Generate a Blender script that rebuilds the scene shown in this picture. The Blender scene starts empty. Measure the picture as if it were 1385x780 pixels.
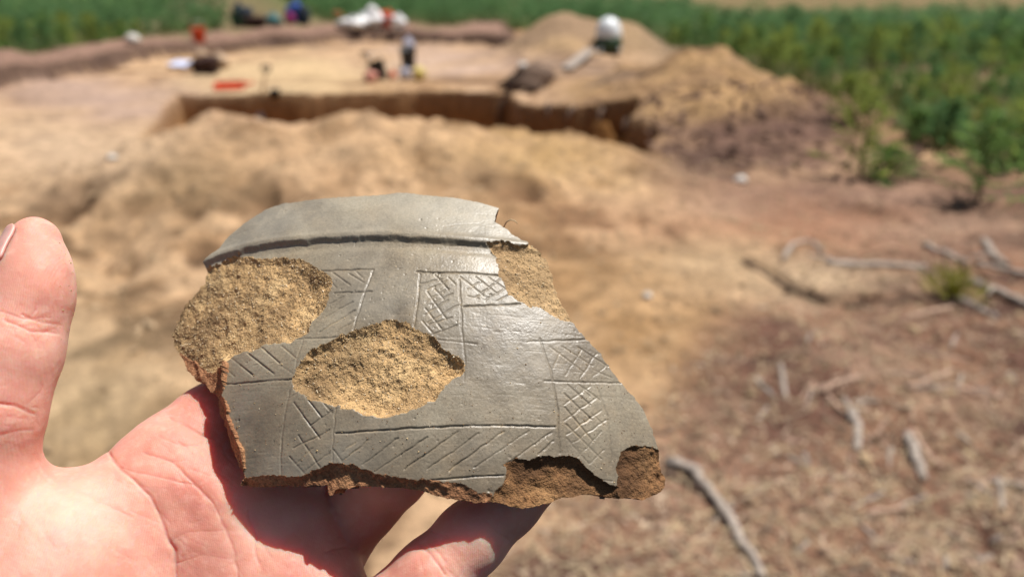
import bpy, math, random
import numpy as np
from math import radians, sin, cos, pi

# ------------------------------------------------------------------ camera, world, sun, exposure
scene = bpy.context.scene
col = scene.collection
FPX = 1046.0                      # focal length in photograph pixels (1385 x 780)
PITCH = radians(22)
CAMZ = 1.5
cam_d = bpy.data.cameras.new('camera'); cam = bpy.data.objects.new('camera', cam_d); col.objects.link(cam)
cam.location = (0, 0, CAMZ); cam.rotation_euler = (pi/2 - PITCH, 0, 0)
cam_d.sensor_width = 36; cam_d.lens = FPX/1385*36
cam_d.clip_start = 0.02; cam_d.clip_end = 2000
cam_d.dof.use_dof = True; cam_d.dof.focus_distance = 0.208; cam_d.dof.aperture_fstop = 9.3
scene.camera = cam

SUN = np.array([0.35, 0.11, 0.91]); SUN /= np.linalg.norm(SUN)
world = bpy.data.worlds.new('World'); scene.world = world; world.use_nodes = True
wn = world.node_tree.nodes; wl = world.node_tree.links
bgn = wn.get('Background') or wn.new('ShaderNodeBackground')
sky = wn.new('ShaderNodeTexSky'); sky.sky_type = 'NISHITA'; sky.sun_disc = False; sky.dust_density = 1.5; sky.ozone_density = .7
sky.sun_elevation = math.asin(SUN[2]); sky.sun_rotation = math.atan2(SUN[0], SUN[1])
wl.new(sky.outputs[0], bgn.inputs[0]); bgn.inputs[1].default_value = 0.05
sd = bpy.data.lights.new('sun', 'SUN'); sd.energy = 5.0; sd.angle = radians(0.53); sd.color = (1, 0.965, 0.915)
so = bpy.data.objects.new('sun', sd); col.objects.link(so)
import mathutils
so.rotation_euler = mathutils.Vector(SUN).to_track_quat('Z', 'Y').to_euler()
scene.view_settings.view_transform = 'Standard'; scene.view_settings.look = 'None'
scene.view_settings.exposure = 0.22; scene.view_settings.gamma = 1.0
scene.view_settings.use_curve_mapping = False

# ------------------------------------------------------------------ maths helpers
rng = np.random.default_rng(7); random.seed(7)
C0 = np.array([0, 0, CAMZ]); RX = np.array([1., 0, 0]); FW = np.array([0, cos(PITCH), -sin(PITCH)]); UP = np.array([0, sin(PITCH), cos(PITCH)])
def P(px, py, z):
    return C0 + z*((px-692.5)/FPX*RX + (390-py)/FPX*UP + FW)
def ray(px, py):
    d = (px-692.5)/FPX*RX + (390-py)/FPX*UP + FW
    return d/np.linalg.norm(d)
def proj(p):
    d = p - C0; z = d @ FW; z = np.where(z < 1e-3, 1e-3, z)
    return 692.5 + FPX*(d @ RX)/z, 390 - FPX*(d @ UP)/z, z
def sstep(a, b, x):
    t = np.clip((x-a)/(b-a), 0, 1); return t*t*(3-2*t)
def hsh(ix, iy, iz, seed):
    h = (ix*374761393 + iy*668265263 + iz*1274126177 + seed*974711) & 0xffffffff
    h = ((h ^ (h >> 13))*1103515245) & 0xffffffff
    h = ((h ^ (h >> 15))*747796405) & 0xffffffff
    return ((h ^ (h >> 16)) & 0xffff)/65535.0
def vnoise(x, y, z, seed=0):
    x, y, z = np.broadcast_arrays(np.asarray(x, float), np.asarray(y, float), np.asarray(z, float))
    fx, fy, fz = np.floor(x), np.floor(y), np.floor(z)
    ix, iy, iz = fx.astype(np.int64), fy.astype(np.int64), fz.astype(np.int64)
    tx, ty, tz = x-fx, y-fy, z-fz
    tx, ty, tz = tx*tx*(3-2*tx), ty*ty*(3-2*ty), tz*tz*(3-2*tz)
    r = 0
    for a in (0, 1):
        for b in (0, 1):
            for c in (0, 1):
                w = (tx if a else 1-tx)*(ty if b else 1-ty)*(tz if c else 1-tz)
                r = r + w*hsh(ix+a, iy+b, iz+c, seed)
    return r*2-1
def fbm(x, y, z=0.0, seed=0, oct=4, gain=.5):
    r = 0; a = 1.
    for k in range(oct):
        r = r + a*vnoise(np.asarray(x)*2**k, np.asarray(y)*2**k, np.asarray(z)*2**k, seed+k*17); a *= gain
    return r
def seg_dist(x, y, ax, ay, bx, by):
    dx, dy = bx-ax, by-ay; L = dx*dx+dy*dy+1e-12
    t = np.clip(((x-ax)*dx+(y-ay)*dy)/L, 0, 1)
    return np.hypot(x-ax-t*dx, y-ay-t*dy)
def poly_dist(x, y, pts):
    d = np.full(x.shape, 1e9)
    for (a, b) in zip(pts[:-1], pts[1:]): d = np.minimum(d, seg_dist(x, y, *a, *b))
    return d
def poly_sdf(x, y, pts):           # positive inside
    ins = np.zeros(x.shape, bool); d = np.full(x.shape, 1e9); n = len(pts)
    for i in range(n):
        ax, ay = pts[i]; bx, by = pts[(i+1) % n]
        d = np.minimum(d, seg_dist(x, y, ax, ay, bx, by))
        if ay != by:
            c = ((ay > y) != (by > y)) & (x < (bx-ax)*(y-ay)/(by-ay)+ax); ins ^= c
    return np.where(ins, d, -d)

# ------------------------------------------------------------------ object helpers
def add_mesh(name, verts, faces, mat, parent=None, smooth=True, colors=None, **props):
    me = bpy.data.meshes.new(name)
    v = np.asarray(verts, np.float32); me.vertices.add(len(v)); me.vertices.foreach_set('co', v.ravel())
    if isinstance(faces, np.ndarray):
        k = faces.shape[1]; n = len(faces)
        me.loops.add(n*k); me.loops.foreach_set('vertex_index', faces.ravel().astype(np.int32))
        me.polygons.add(n); me.polygons.foreach_set('loop_start', np.arange(0, n*k, k, dtype=np.int32))
        me.polygons.foreach_set('loop_total', np.full(n, k, np.int32))
    else:
        n = len(faces); tot = np.array([len(f) for f in faces], np.int32)
        flat = np.concatenate([np.asarray(f, np.int32) for f in faces])
        me.loops.add(len(flat)); me.loops.foreach_set('vertex_index', flat)
        me.polygons.add(n); me.polygons.foreach_set('loop_start', np.concatenate([[0], np.cumsum(tot)[:-1]]).astype(np.int32))
        me.polygons.foreach_set('loop_total', tot)
    me.polygons.foreach_set('use_smooth', np.full(n, smooth))
    me.update(calc_edges=True)
    if colors is not None:
        a = me.color_attributes.new('Col', 'FLOAT_COLOR', 'POINT')
        c = np.ones((len(v), 4), np.float32); c[:, :3] = colors; a.data.foreach_set('color', c.ravel())
    me.materials.append(mat)
    o = bpy.data.objects.new(name, me); col.objects.link(o)
    if parent is not None: o.parent = parent
    for k, w in props.items(): o[k] = w
    return o
def empty(name, loc, label, category, group=None, rot=(0, 0, 0)):
    o = bpy.data.objects.new(name, None); col.objects.link(o); o.location = loc; o.rotation_euler = rot
    o.empty_display_size = .05
    o['label'] = label; o['category'] = category
    if group: o['group'] = group
    return o
def compact(V, Fc, Cc=None):
    u, inv = np.unique(Fc.ravel(), return_inverse=True)
    return V[u], inv.reshape(Fc.shape), (None if Cc is None else Cc[u])
class MB:
    def __init__(s): s.v = []; s.f = []; s.n = 0
    def add(s, v, f):
        v = np.asarray(v, float); s.v.append(v); s.f += [[i+s.n for i in q] for q in f]; s.n += len(v)
    def box(s, c, size, rot=None, taper=1.0):
        x, y, z = np.array(size)/2
        v = np.array([[sx*x*(taper if sz > 0 else 1), sy*y*(taper if sz > 0 else 1), sz*z] for sz in (-1, 1) for sy in (-1, 1) for sx in (-1, 1)])
        if rot is not None: v = v @ np.array(rot).T
        s.add(v+np.array(c), [(0, 2, 3, 1), (4, 5, 7, 6), (0, 1, 5, 4), (2, 6, 7, 3), (0, 4, 6, 2), (1, 3, 7, 5)])
    def tube(s, pts, rad, n=8, cap=True):
        pts = [np.array(p, float) for p in pts]
        if np.isscalar(rad): rad = [rad]*len(pts)
        vs = []
        t0 = pts[1]-pts[0]; a = np.cross(t0, [0, 0, 1.]);
        if np.linalg.norm(a) < 1e-6: a = np.array([1., 0, 0])
        a /= np.linalg.norm(a)
        for i, p in enumerate(pts):
            t = pts[min(i+1, len(pts)-1)]-pts[max(i-1, 0)]; t = t/(np.linalg.norm(t)+1e-12)
            a = a-t*(a@t); a /= np.linalg.norm(a)+1e-12; b = np.cross(t, a)
            for k in range(n):
                an = 2*pi*k/n; vs.append(p+rad[i]*(cos(an)*a+sin(an)*b))
        f = [(i*n+k, i*n+(k+1) % n, (i+1)*n+(k+1) % n, (i+1)*n+k) for i in range(len(pts)-1) for k in range(n)]
        if cap: f += [tuple(range(n-1, -1, -1)), tuple((len(pts)-1)*n+k for k in range(n))]
        s.add(vs, f)
    def lathe(s, prof, n=20, c=(0, 0, 0), rot=None):
        vs = []
        for r, z in prof:
            for k in range(n): vs.append((r*cos(2*pi*k/n), r*sin(2*pi*k/n), z))
        v = np.array(vs)
        if rot is not None: v = v @ np.array(rot).T
        m = len(prof)
        f = [(i*n+k, i*n+(k+1) % n, (i+1)*n+(k+1) % n, (i+1)*n+k) for i in range(m-1) for k in range(n)]
        f += [tuple(range(n-1, -1, -1)), tuple((m-1)*n+k for k in range(n))]
        s.add(v+np.array(c), f)
    def blob(s, c, size, seed=0, amp=.25, n=10, m=7, fr=1.7):
        vs = []; 
        for i in range(m+1):
            th = pi*i/m
            for k in range(n):
                ph = 2*pi*k/n; vs.append((sin(th)*cos(ph), sin(th)*sin(ph), cos(th)))
        v = np.array(vs); r = 1+amp*fbm(v[:, 0]*fr+seed*3.1, v[:, 1]*fr, v[:, 2]*fr, seed, 3)
        v = v*r[:, None]*np.array(size)
        f = [(i*n+k, (i+1)*n+k, (i+1)*n+(k+1) % n, i*n+(k+1) % n) for i in range(m) for k in range(n)]
        s.add(v+np.array(c), f)
    def build(s, name, mat, parent=None, smooth=True, **props):
        return add_mesh(name, np.concatenate(s.v), s.f, mat, parent, smooth, **props)
def rotz(a): return np.array([[cos(a), -sin(a), 0], [sin(a), cos(a), 0], [0, 0, 1]])
def rotx(a): return np.array([[1, 0, 0], [0, cos(a), -sin(a)], [0, sin(a), cos(a)]])
def roty(a): return np.array([[cos(a), 0, sin(a)], [0, 1, 0], [-sin(a), 0, cos(a)]])

# ------------------------------------------------------------------ material helpers
class NT:
    def __init__(s, name):
        s.m = bpy.data.materials.new(name); s.m.use_nodes = True; s.t = s.m.node_tree
        s.b = s.t.nodes.get('Principled BSDF'); s.co = s.t.nodes.new('ShaderNodeTexCoord')
    def node(s, typ, **kw):
        n = s.t.nodes.new(typ)
        for k, v in kw.items(): setattr(n, k, v)
        return n
    def link(s, a, b): s.t.links.new(a, b)
    def noise(s, scale, detail=4, rough=.55, coord='Object', dist=0.0):
        n = s.node('ShaderNodeTexNoise'); n.inputs['Scale'].default_value = scale; n.inputs['Detail'].default_value = detail
        n.inputs['Roughness'].default_value = rough; n.inputs['Distortion'].default_value = dist
        s.link(s.co.outputs[coord], n.inputs['Vector']); return n.outputs['Fac']
    def voro(s, scale, feature='F1', coord='Object', out='Distance'):
        n = s.node('ShaderNodeTexVoronoi', feature=feature); n.inputs['Scale'].default_value = scale
        s.link(s.co.outputs[coord], n.inputs['Vector']); return n.outputs[out]
    def ramp(s, fac, stops):
        n = s.node('ShaderNodeValToRGB'); s.link(fac, n.inputs[0]); e = n.color_ramp.elements
        while len(e) < len(stops): e.new(.5)
        for i, (p, c) in enumerate(stops):
            e[i].position = p; e[i].color = (*c, 1) if not np.isscalar(c) else (c, c, c, 1)
        return n.outputs[0]
    def mix(s, fac, a, b, mode='MIX'):
        n = s.node('ShaderNodeMix', data_type='RGBA', blend_type=mode)
        for sock, v in ((n.inputs[0], fac), (n.inputs[6], a), (n.inputs[7], b)):
            if isinstance(v, (int, float)): sock.default_value = v
            elif isinstance(v, tuple): sock.default_value = (*v, 1)
            else: s.link(v, sock)
        return n.outputs[2]
    def math(s, op, a, b=0.0):
        n = s.node('ShaderNodeMath', operation=op)
        for i, v in enumerate((a, b)):
            if isinstance(v, (int, float)): n.inputs[i].default_value = v
            else: s.link(v, n.inputs[i])
        return n.outputs[0]
    def bump(s, h, strength, dist, prev=None):
        n = s.node('ShaderNodeBump'); n.inputs['Strength'].default_value = strength; n.inputs['Distance'].default_value = dist
        s.link(h, n.inputs['Height'])
        if prev is not None: s.link(prev, n.inputs['Normal'])
        return n.outputs[0]
    def attr(s, name):
        n = s.node('ShaderNodeVertexColor', layer_name=name); return n.outputs[0]
    def finish(s, color, rough=.8, normal=None, spec=.3, **kw):
        b = s.b
        if isinstance(color, tuple): b.inputs['Base Color'].default_value = (*color, 1)
        else: s.link(color, b.inputs['Base Color'])
        if isinstance(rough, (int, float)): b.inputs['Roughness'].default_value = rough
        else: s.link(rough, b.inputs['Roughness'])
        b.inputs['Specular IOR Level'].default_value = spec
        if normal is not None: s.link(normal, b.inputs['Normal'])
        for k, v in kw.items(): b.inputs[k.replace('_', ' ')].default_value = v
        return s.m
def simple(name, c, rough=.6, var=.25, scale=30, spec=.3, bump=0, **kw):
    n = NT(name); f = n.noise(scale)
    cc = n.ramp(f, [(.3, tuple(x*(1-var) for x in c)), (.7, tuple(min(1, x*(1+var)) for x in c))])
    nm = n.bump(n.noise(scale*4), .5, bump) if bump else None
    return n.finish(cc, rough, nm, spec, **kw)

# ------------------------------------------------------------------ THE GROUND
def G(px, py, z=0.0):
    d = ray(px, py); t = (z-CAMZ)/d[2]; return (C0+t*d)
# far edge of the stripped area, as image column -> image row on the flat floor
BX = [-400, 0, 60, 110, 200, 300, 400, 460, 560, 640, 690]
BY = [165, 126, 112, 100, 82, 70, 63, 58, 59, 63, 70]
bank_pts = [tuple(G(a, b)[:2]) for a, b in zip(BX, BY)]
bank_poly = bank_pts + [(bank_pts[-1][0]+.2, 60), (-60, 60), (-60, bank_pts[0][1])]
trench_poly = [tuple(G(a, b)[:2]) for a, b in [(240, 129), (330, 128.5), (420, 127.5), (500, 125.5), (560, 124), (620, 125), (665, 128), (690, 128), (705, 142), (750, 148), (800, 154), (855, 160), (878, 185), (892, 236), (858, 228)]]
trench_poly += [(.75, 7.3), (.2, 7.5), (-1.2, 7.45), (-2.4, 7.4)] + [tuple(G(190, 193)[:2])]
ridX = [-4.6, -3.9, -3.3, -2.8, -2.3, -1.6, -1.1, -.4, .0, .9, 1.6, 2.6]
ridZ = [0, .05, .13, .27, .42, .54, .52, .43, .38, .25, .12, 0]
rhX = [.3, .8, 1.2, 1.45, 1.9, 2.2, 2.5, 2.9, 3.3, 3.8, 4.3]
rhZ = [0, .13, .26, .40, .52, .68, .60, .46, .34, .18, 0]
LIP1 = [(a, b) for a, b in [(1000, 352), (1030, 368), (1062, 388), (1095, 405), (1130, 414), (1180, 412), (1232, 403)]]
LIP2 = [(a, b) for a, b in [(1150, 288), (1190, 294), (1220, 300), (1255, 314)]]
LIP3 = [(a, b) for a, b in [(895, 312), (910, 320), (930, 330)]]
pits = [(80, 272, .30, .09), (60, 285, .16, .08), (104, 258, .18, .08), (150, 318, .2, .05), (128, 345, .15, .06), (168, 350, .15, .06), (150, 372, .2, .04), (365, 268, .10, .05), (255, 290, .12, .05), (718, 262, .12, .05), (862, 290, .1, .05),
        (640, 240, .16, .05), (450, 235, .14, .04), (560, 215, .18, .04), (330, 230, .2, .05), (215, 225, .2, .06)]
def lip(x, y, pts, hgt, w):
    d = poly_dist(x, y, pts)
    X = [p[0] for p in pts]; Yl = np.interp(x, X, [p[1] for p in pts])
    s = y-Yl
    on = sstep(X[0]-.03, X[0]+.08, x)*(1-sstep(X[-1]-.08, X[-1]+.03, x))
    return hgt*on*np.where(s > 0, np.exp(-s/w), 0)*sstep(0, .012, s)
def heaps(x, y):
    wob = .12*fbm(x*.9, y*.9, 0, 31, 3)
    yy = y+wob*2
    r1 = np.interp(x+wob, ridX, ridZ)
    pr = np.where(yy < 6.0, sstep(1.6, 6.3, yy)*1.03, np.clip(1-((yy-6.0)/1.25)**2, 0, 1))
    m1 = r1*pr*(1+.20*fbm(x*1.25, y*1.25, 0, 78, 3)*sstep(0, .15, r1))
    cy = np.interp(x, [1.2, 2.24, 2.6, 3.3, 3.8], [10.4, 10, 9.8, 9.2, 8.4])
    r2 = np.interp(x+wob*.7, rhX, rhZ)
    t = yy-cy
    m2 = r2*(1+.22*fbm(x*1.1, y*1.1, 0, 77, 4))*np.where(t < 0, np.clip(1+t/3.4, 0, 1)**1.1, np.clip(1-t/2.2, 0, 1))
    m3 = .78*np.exp(-(((x-.95)/.95)**2+((yy-16)/1.3)**2))+.55*np.exp(-(((x-2.35)/.7)**2+((yy-16.2)/1.2)**2))
    m4 = 2.6*np.exp(-(((x+9.3)/1.5)**2+((yy-27.5)/2)**2))           # tall pale heap behind the gear
    m5 = .42*np.exp(-(((x+2.62)/.42)**2+((y-8.55)/.5)**2))          # small cone of fresh soil in the trench
    return m1, m2, m3, m4, m5
def height(x, y, parts=False):
    x = np.asarray(x, float); y = np.asarray(y, float)
    m1, m2, m3, m4, m5 = heaps(x, y)
    r = np.hypot(x, y)
    base = .05*fbm(x*.35, y*.35, 0, 3, 3)*sstep(1, 4, r)
    sb = poly_sdf(x, y, bank_poly)+.30*fbm(x*.9, y*.9, 0, 8, 4)
    bank = .22*sstep(-.02, .09, sb)+.10*np.exp(-((sb-.7)/.55)**2)*(1+.9*fbm(x*1.5, y*1.5, 0, 5, 3))
    st = poly_sdf(x, y, trench_poly)+np.where(x > .1, .22, .025)*fbm(x*1.7, y*1.7, 0, 12, 3)
    tr = sstep(-.015, .065, st)
    z = base+m1+m2+m3+m4+np.where(sb > -.3, bank, 0)
    z = z*(1-tr)+tr*(-.62+.12*m1+m5+.05*fbm(x*2, y*2, 0, 6, 3)+sstep(-.1, .5, x)*np.clip(.16+.42*fbm(x*1.9, y*1.9, 0, 66, 4), 0, .6))
    if LIPS: z = z+lip(x, y, lip1, .06, .5)+lip(x, y, lip2, .08, .35)+lip(x, y, lip3, .05, .2)
    for a, b, w, d in PITS: z = z-d*np.exp(-((x-a)**2+(y-b)**2*.6)/(w*w*.35))
    near = 1-sstep(7, 14, r)
    rough = np.maximum(sstep(.02, .3, m1+m2), .35)
    z = z+rough*(.052*fbm(x*2.6, y*2.6, 0, 21, 4)+near*(.022*fbm(x*9, y*9, 0, 22, 4))+(1-sstep(14, 20, r))*.035*fbm(x*4.7, y*4.7, 0, 23, 3)*sstep(.1, .3, m2+m3))
    lit = sstep(.2, 2.0, x-.25*(y-2))*(1-sstep(6, 9, r))
    z = z+lit*.014*fbm(x*18, y*18, 0, 25, 3)
    if parts: return z, m1, m2, m3, m4, m5, sb, st
    return z
PITS = []; LIPS = False
def hit(px, py):
    d = ray(px, py); t = np.concatenate([np.linspace(1.2, 12, 1500), np.linspace(12, 90, 2500)])
    p = C0+t[:, None]*d; h = height(p[:, 0], p[:, 1]); b = np.nonzero(p[:, 2] < h)[0]
    i = b[0] if len(b) else len(t)-1
    return np.array([p[i, 0], p[i, 1], h[i]])
_p = []
for a, b, w, d in pits:
    q = hit(a, b); _p.append((q[0], q[1], w, d*2.2))
lip1, lip2, lip3 = ([tuple(hit(a, b)[:2]) for a, b in L] for L in (LIP1, LIP2, LIP3))
PITS = _p; LIPS = True

def zone_colors(x, y, z, m1, m2, m3, m4, m5, sb, st):
    px, py, _ = proj(np.stack([x, y, z], -1))
    n1 = fbm(x*1.1, y*1.1, z, 41, 4); n2 = fbm(x*4, y*4, z*4, 42, 3); n3 = fbm(x*2.1+5, y*2.8, z*3, 44, 4); n4 = fbm(x*1.3, y*5.5, 0, 45, 4)
    jx = px+45*n1; jy = py+18*n1
    c = np.zeros(x.shape+(3,)); c[:] = (.66, .43, .25)                      # pale dry sand
    def mixin(w, rgb):
        w = np.clip(w, 0, 1)[..., None]; c[:] = c*(1-w)+np.array(rgb)*w
    def blob(bx, by, sx, sy, rgb, k=1.0): mixin(k*np.exp(-(((jx-bx)/sx)**2+((jy-by)/sy)**2)), rgb)
    def pitb(bx, by, sx, sy, rgb, k=.6): mixin(k*np.exp(-(((px+9*n2-bx)/sx)**2+((py+6*n3-by)/sy)**2)**1.5), rgb)  # dark patch in a hollow: damp soil and its shade painted together
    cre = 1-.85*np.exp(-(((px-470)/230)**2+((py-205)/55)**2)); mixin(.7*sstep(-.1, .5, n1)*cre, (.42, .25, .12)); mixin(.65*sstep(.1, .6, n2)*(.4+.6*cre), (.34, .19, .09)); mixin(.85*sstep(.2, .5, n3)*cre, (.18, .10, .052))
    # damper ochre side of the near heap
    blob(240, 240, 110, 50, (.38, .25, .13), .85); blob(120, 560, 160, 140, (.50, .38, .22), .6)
    blob(850, 440, 120, 110, (.50, .30, .14), .75); blob(720, 210, 160, 40, (.56, .36, .16), .8)
    # stripped floor beyond: pinkish and cream
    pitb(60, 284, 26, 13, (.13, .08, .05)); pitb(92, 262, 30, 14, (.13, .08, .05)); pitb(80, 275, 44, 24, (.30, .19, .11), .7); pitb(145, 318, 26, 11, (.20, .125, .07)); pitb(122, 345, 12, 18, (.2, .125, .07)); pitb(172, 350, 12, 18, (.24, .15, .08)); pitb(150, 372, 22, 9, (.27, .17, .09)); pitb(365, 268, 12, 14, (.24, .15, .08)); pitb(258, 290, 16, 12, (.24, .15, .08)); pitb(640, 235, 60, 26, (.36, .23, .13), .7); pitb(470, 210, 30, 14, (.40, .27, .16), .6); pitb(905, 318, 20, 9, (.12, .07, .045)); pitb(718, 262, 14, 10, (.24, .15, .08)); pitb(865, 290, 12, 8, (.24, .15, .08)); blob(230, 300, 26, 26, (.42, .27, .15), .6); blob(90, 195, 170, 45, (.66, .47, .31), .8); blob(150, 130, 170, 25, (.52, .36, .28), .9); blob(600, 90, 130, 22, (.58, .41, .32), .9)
    blob(430, 105, 110, 25, (.70, .50, .28), .9); blob(330, 110, 90, 25, (.66, .48, .28), .7); blob(560, 70, 200, 10, (.52, .35, .22), .5)
    # litter on the right
    ln = np.interp(py, [250, 330, 430, 560, 690, 780, 1200], [880, 1080, 1010, 900, 760, 640, 500])
    lit = sstep(-70, 90, jx-ln)*sstep(225, 265, py)
    mixin(lit, (.32, .175, .11)); mixin(lit*sstep(-.2, .4, n1)*.95, (.17, .085, .06)); mixin(lit*sstep(.15, .7, n2)*.5, (.46, .30, .20)); mixin(lit*sstep(.1, .5, n4)*.85, (.12, .065, .05))
    blob(1080, 300, 240, 36, (.41, .20, .115), .95); blob(960, 265, 90, 25, (.40, .25, .17), .7); blob(1180, 245, 120, 22, (.36, .22, .155), .9); blob(1250, 300, 150, 25, (.45, .31, .22), .6)
    blob(1100, 375, 110, 30, (.60, .43, .27), .9); blob(950, 350, 90, 40, (.58, .41, .24), .6)
    blob(1200, 180, 40, 30, (.70, .50, .29), .9)
    blob(900, 640, 160, 60, (.33, .2, .14), .4)
    # right heap: ochre top, dark soil on its front
    w2 = sstep(.04, .15, m2); mixin(w2, (.50, .31, .15)); mixin(w2*sstep(-.1, .4, n1)*.7, (.36, .22, .12))
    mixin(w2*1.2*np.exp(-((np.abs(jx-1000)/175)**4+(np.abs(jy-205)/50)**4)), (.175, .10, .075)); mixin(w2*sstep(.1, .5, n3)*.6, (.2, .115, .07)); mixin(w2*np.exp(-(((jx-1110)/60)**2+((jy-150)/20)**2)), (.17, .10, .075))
    mixin(w2*sstep(.1, .6, n2)*.5, (.36, .23, .13))
    nb2 = fbm(x*2.5, y*4, 0, 48, 3)
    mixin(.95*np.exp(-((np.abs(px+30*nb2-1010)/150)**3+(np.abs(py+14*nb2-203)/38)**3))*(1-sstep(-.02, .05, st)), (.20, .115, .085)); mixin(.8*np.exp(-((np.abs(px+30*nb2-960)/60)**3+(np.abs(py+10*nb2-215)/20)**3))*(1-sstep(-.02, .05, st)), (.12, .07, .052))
    mixin(sstep(.1, .3, m3), (.50, .33, .18)); mixin(sstep(.1, .3, m3)*sstep(0, .5, n1)*.7, (.30, .2, .13)); mixin(sstep(.2, .6, m4), (.66, .5, .3))
    # dark humus at the right end of the trench; dark topsoil and painted shade on the bank's scarp
    blob(720, 150, 60, 26, (.2, .12, .08), .9); blob(770, 88, 60, 16, (.2, .14, .11), .9); blob(830, 170, 60, 16, (.32, .2, .13), .8)
    mixin(sstep(-.06, -.01, sb)*.95*(1-sstep(.2, .6, m4)), (.13, .08, .06)); mixin(sstep(.1, .25, sb)*.95*(1-sstep(.2, .6, m4)), (.33, .20, .145)); mixin(sstep(.9, 1.6, sb)*(1-sstep(.2, .6, m4)), (.25, .18, .10)); mixin(sstep(20.5, 22, y)*(1-sstep(24.5, 27, y))*(1-sstep(-12, -9, x))*.9, (.50, .36, .24))
    mixin(sstep(-.02, .03, st)*.97, (.33, .155, .048)); mixin(sstep(.02, .06, st)*sstep(.1, .3, m5), (.55, .30, .11))
    mixin(sstep(-.08, 0, st)*(1-sstep(0, .05, st))*.5, (.4, .24, .12))
    # vegetation floor right and far fields
    veg = sstep(10, 15, y+.4*n1)*sstep(1.5, 3.5, x)*(1-sstep(.1, .3, m2))
    mixin(veg, (.27, .19, .12)); mixin(sstep(24, 27, y), (.11, .13, .05)); mixin(sstep(38, 41, y)*sstep(6, 14, x), (.22, .16, .075)); mixin(sstep(26, 29, y)*(1-sstep(-9, -2, x)), (.10, .16, .045))
    return c

gm = NT('soil'); colr = gm.attr('Col')
v1 = gm.noise(9, 6, .6); v2 = gm.noise(60, 5, .65); v3 = gm.noise(300, 3, .6)
tint = gm.mix(1.0, colr, gm.ramp(v1, [(.28, .62), (.72, 1.25)]), 'MULTIPLY')
tint = gm.mix(1.0, tint, gm.ramp(v2, [(.3, .66), (.7, 1.22)]), 'MULTIPLY')
nb = gm.bump(v2, .9, .02); nb = gm.bump(v3, .8, .004, nb)
M_soil = gm.finish(tint, .95, nb, .12)

NA, NR = 640, 690
ang = np.linspace(radians(-62), radians(56), NA)
rad = np.concatenate([np.geomspace(.35, 1.3, 30, endpoint=False), np.geomspace(1.3, 8.8, 330, endpoint=False), np.linspace(8.8, 12.2, 180, endpoint=False), np.geomspace(12.2, 22, 110, endpoint=False), np.geomspace(22, 600, NR-650)])
A, Rr = np.meshgrid(ang, rad)
gx, gy = Rr*np.sin(A), Rr*np.cos(A)
gz, m1, m2, m3, m4, m5, sb, st = height(gx, gy, True)
gz = np.where(gy > 60, gz+.0*(gy-60), gz)
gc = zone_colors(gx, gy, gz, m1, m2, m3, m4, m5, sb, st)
GV = np.stack([gx, gy, gz], -1).reshape(-1, 3); GC = gc.reshape(-1, 3)
idx = np.arange(NA*NR).reshape(NR, NA)
quads = np.stack([idx[:-1, :-1], idx[:-1, 1:], idx[1:, 1:], idx[1:, :-1]], -1)[..., ::-1].reshape(-1, 4)
def qm(a): return (a[:-1, :-1]+a[1:, 1:]).ravel()/2
q1, q2, q3, q4, qb, qt = qm(m1), qm(m2), qm(m3), qm(m4), qm(sb), qm(st)
cls = np.zeros(len(quads), int)
cls[qb > -.02] = 6
cls[q1 > .035] = 1; cls[q2 > .035] = 2; cls[q3 > .05] = 3; cls[q4 > .1] = 4; cls[qt > -.01] = 5
names = {0: 'ground', 1: 'spoil_heap', 2: 'spoil_heap', 3: 'spoil_heap', 4: 'spoil_heap', 5: 'trench', 6: 'soil_bank'}
labs = {0: 'bare sandy ground strewn with litter', 1: 'broad pale sand heap in front of the trench', 2: 'ochre and brown soil heap at the right end of the trench',
        3: 'small ochre soil heap below the wheelbarrow', 4: 'tall pale sand heap behind the gear', 5: 'shallow sandy excavation trench with shaded back wall', 6: 'low brown soil bank round the stripped area'}
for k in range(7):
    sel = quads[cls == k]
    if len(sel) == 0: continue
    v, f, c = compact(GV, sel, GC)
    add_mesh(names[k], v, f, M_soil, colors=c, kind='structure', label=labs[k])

# quick look-up of the finished surface
_lr = np.log(rad)
def hfast(x, y):
    x = np.asarray(x, float); y = np.asarray(y, float); r = np.clip(np.hypot(x, y), rad[0], rad[-1]*.999); a = np.clip(np.arctan2(x, y), ang[0], ang[-1]*.9999)
    i = np.clip(np.searchsorted(rad, r, side='right')-1, 0, NR-2); t = (r-rad[i])/(rad[i+1]-rad[i])
    u = (a-ang[0])/(ang[1]-ang[0]); j = np.clip(u.astype(int), 0, NA-2); s = u-j
    return (gz[i, j]*(1-s)+gz[i, j+1]*s)*(1-t)+(gz[i+1, j]*(1-s)+gz[i+1, j+1]*s)*t
height_slow = height; height = hfast

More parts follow.
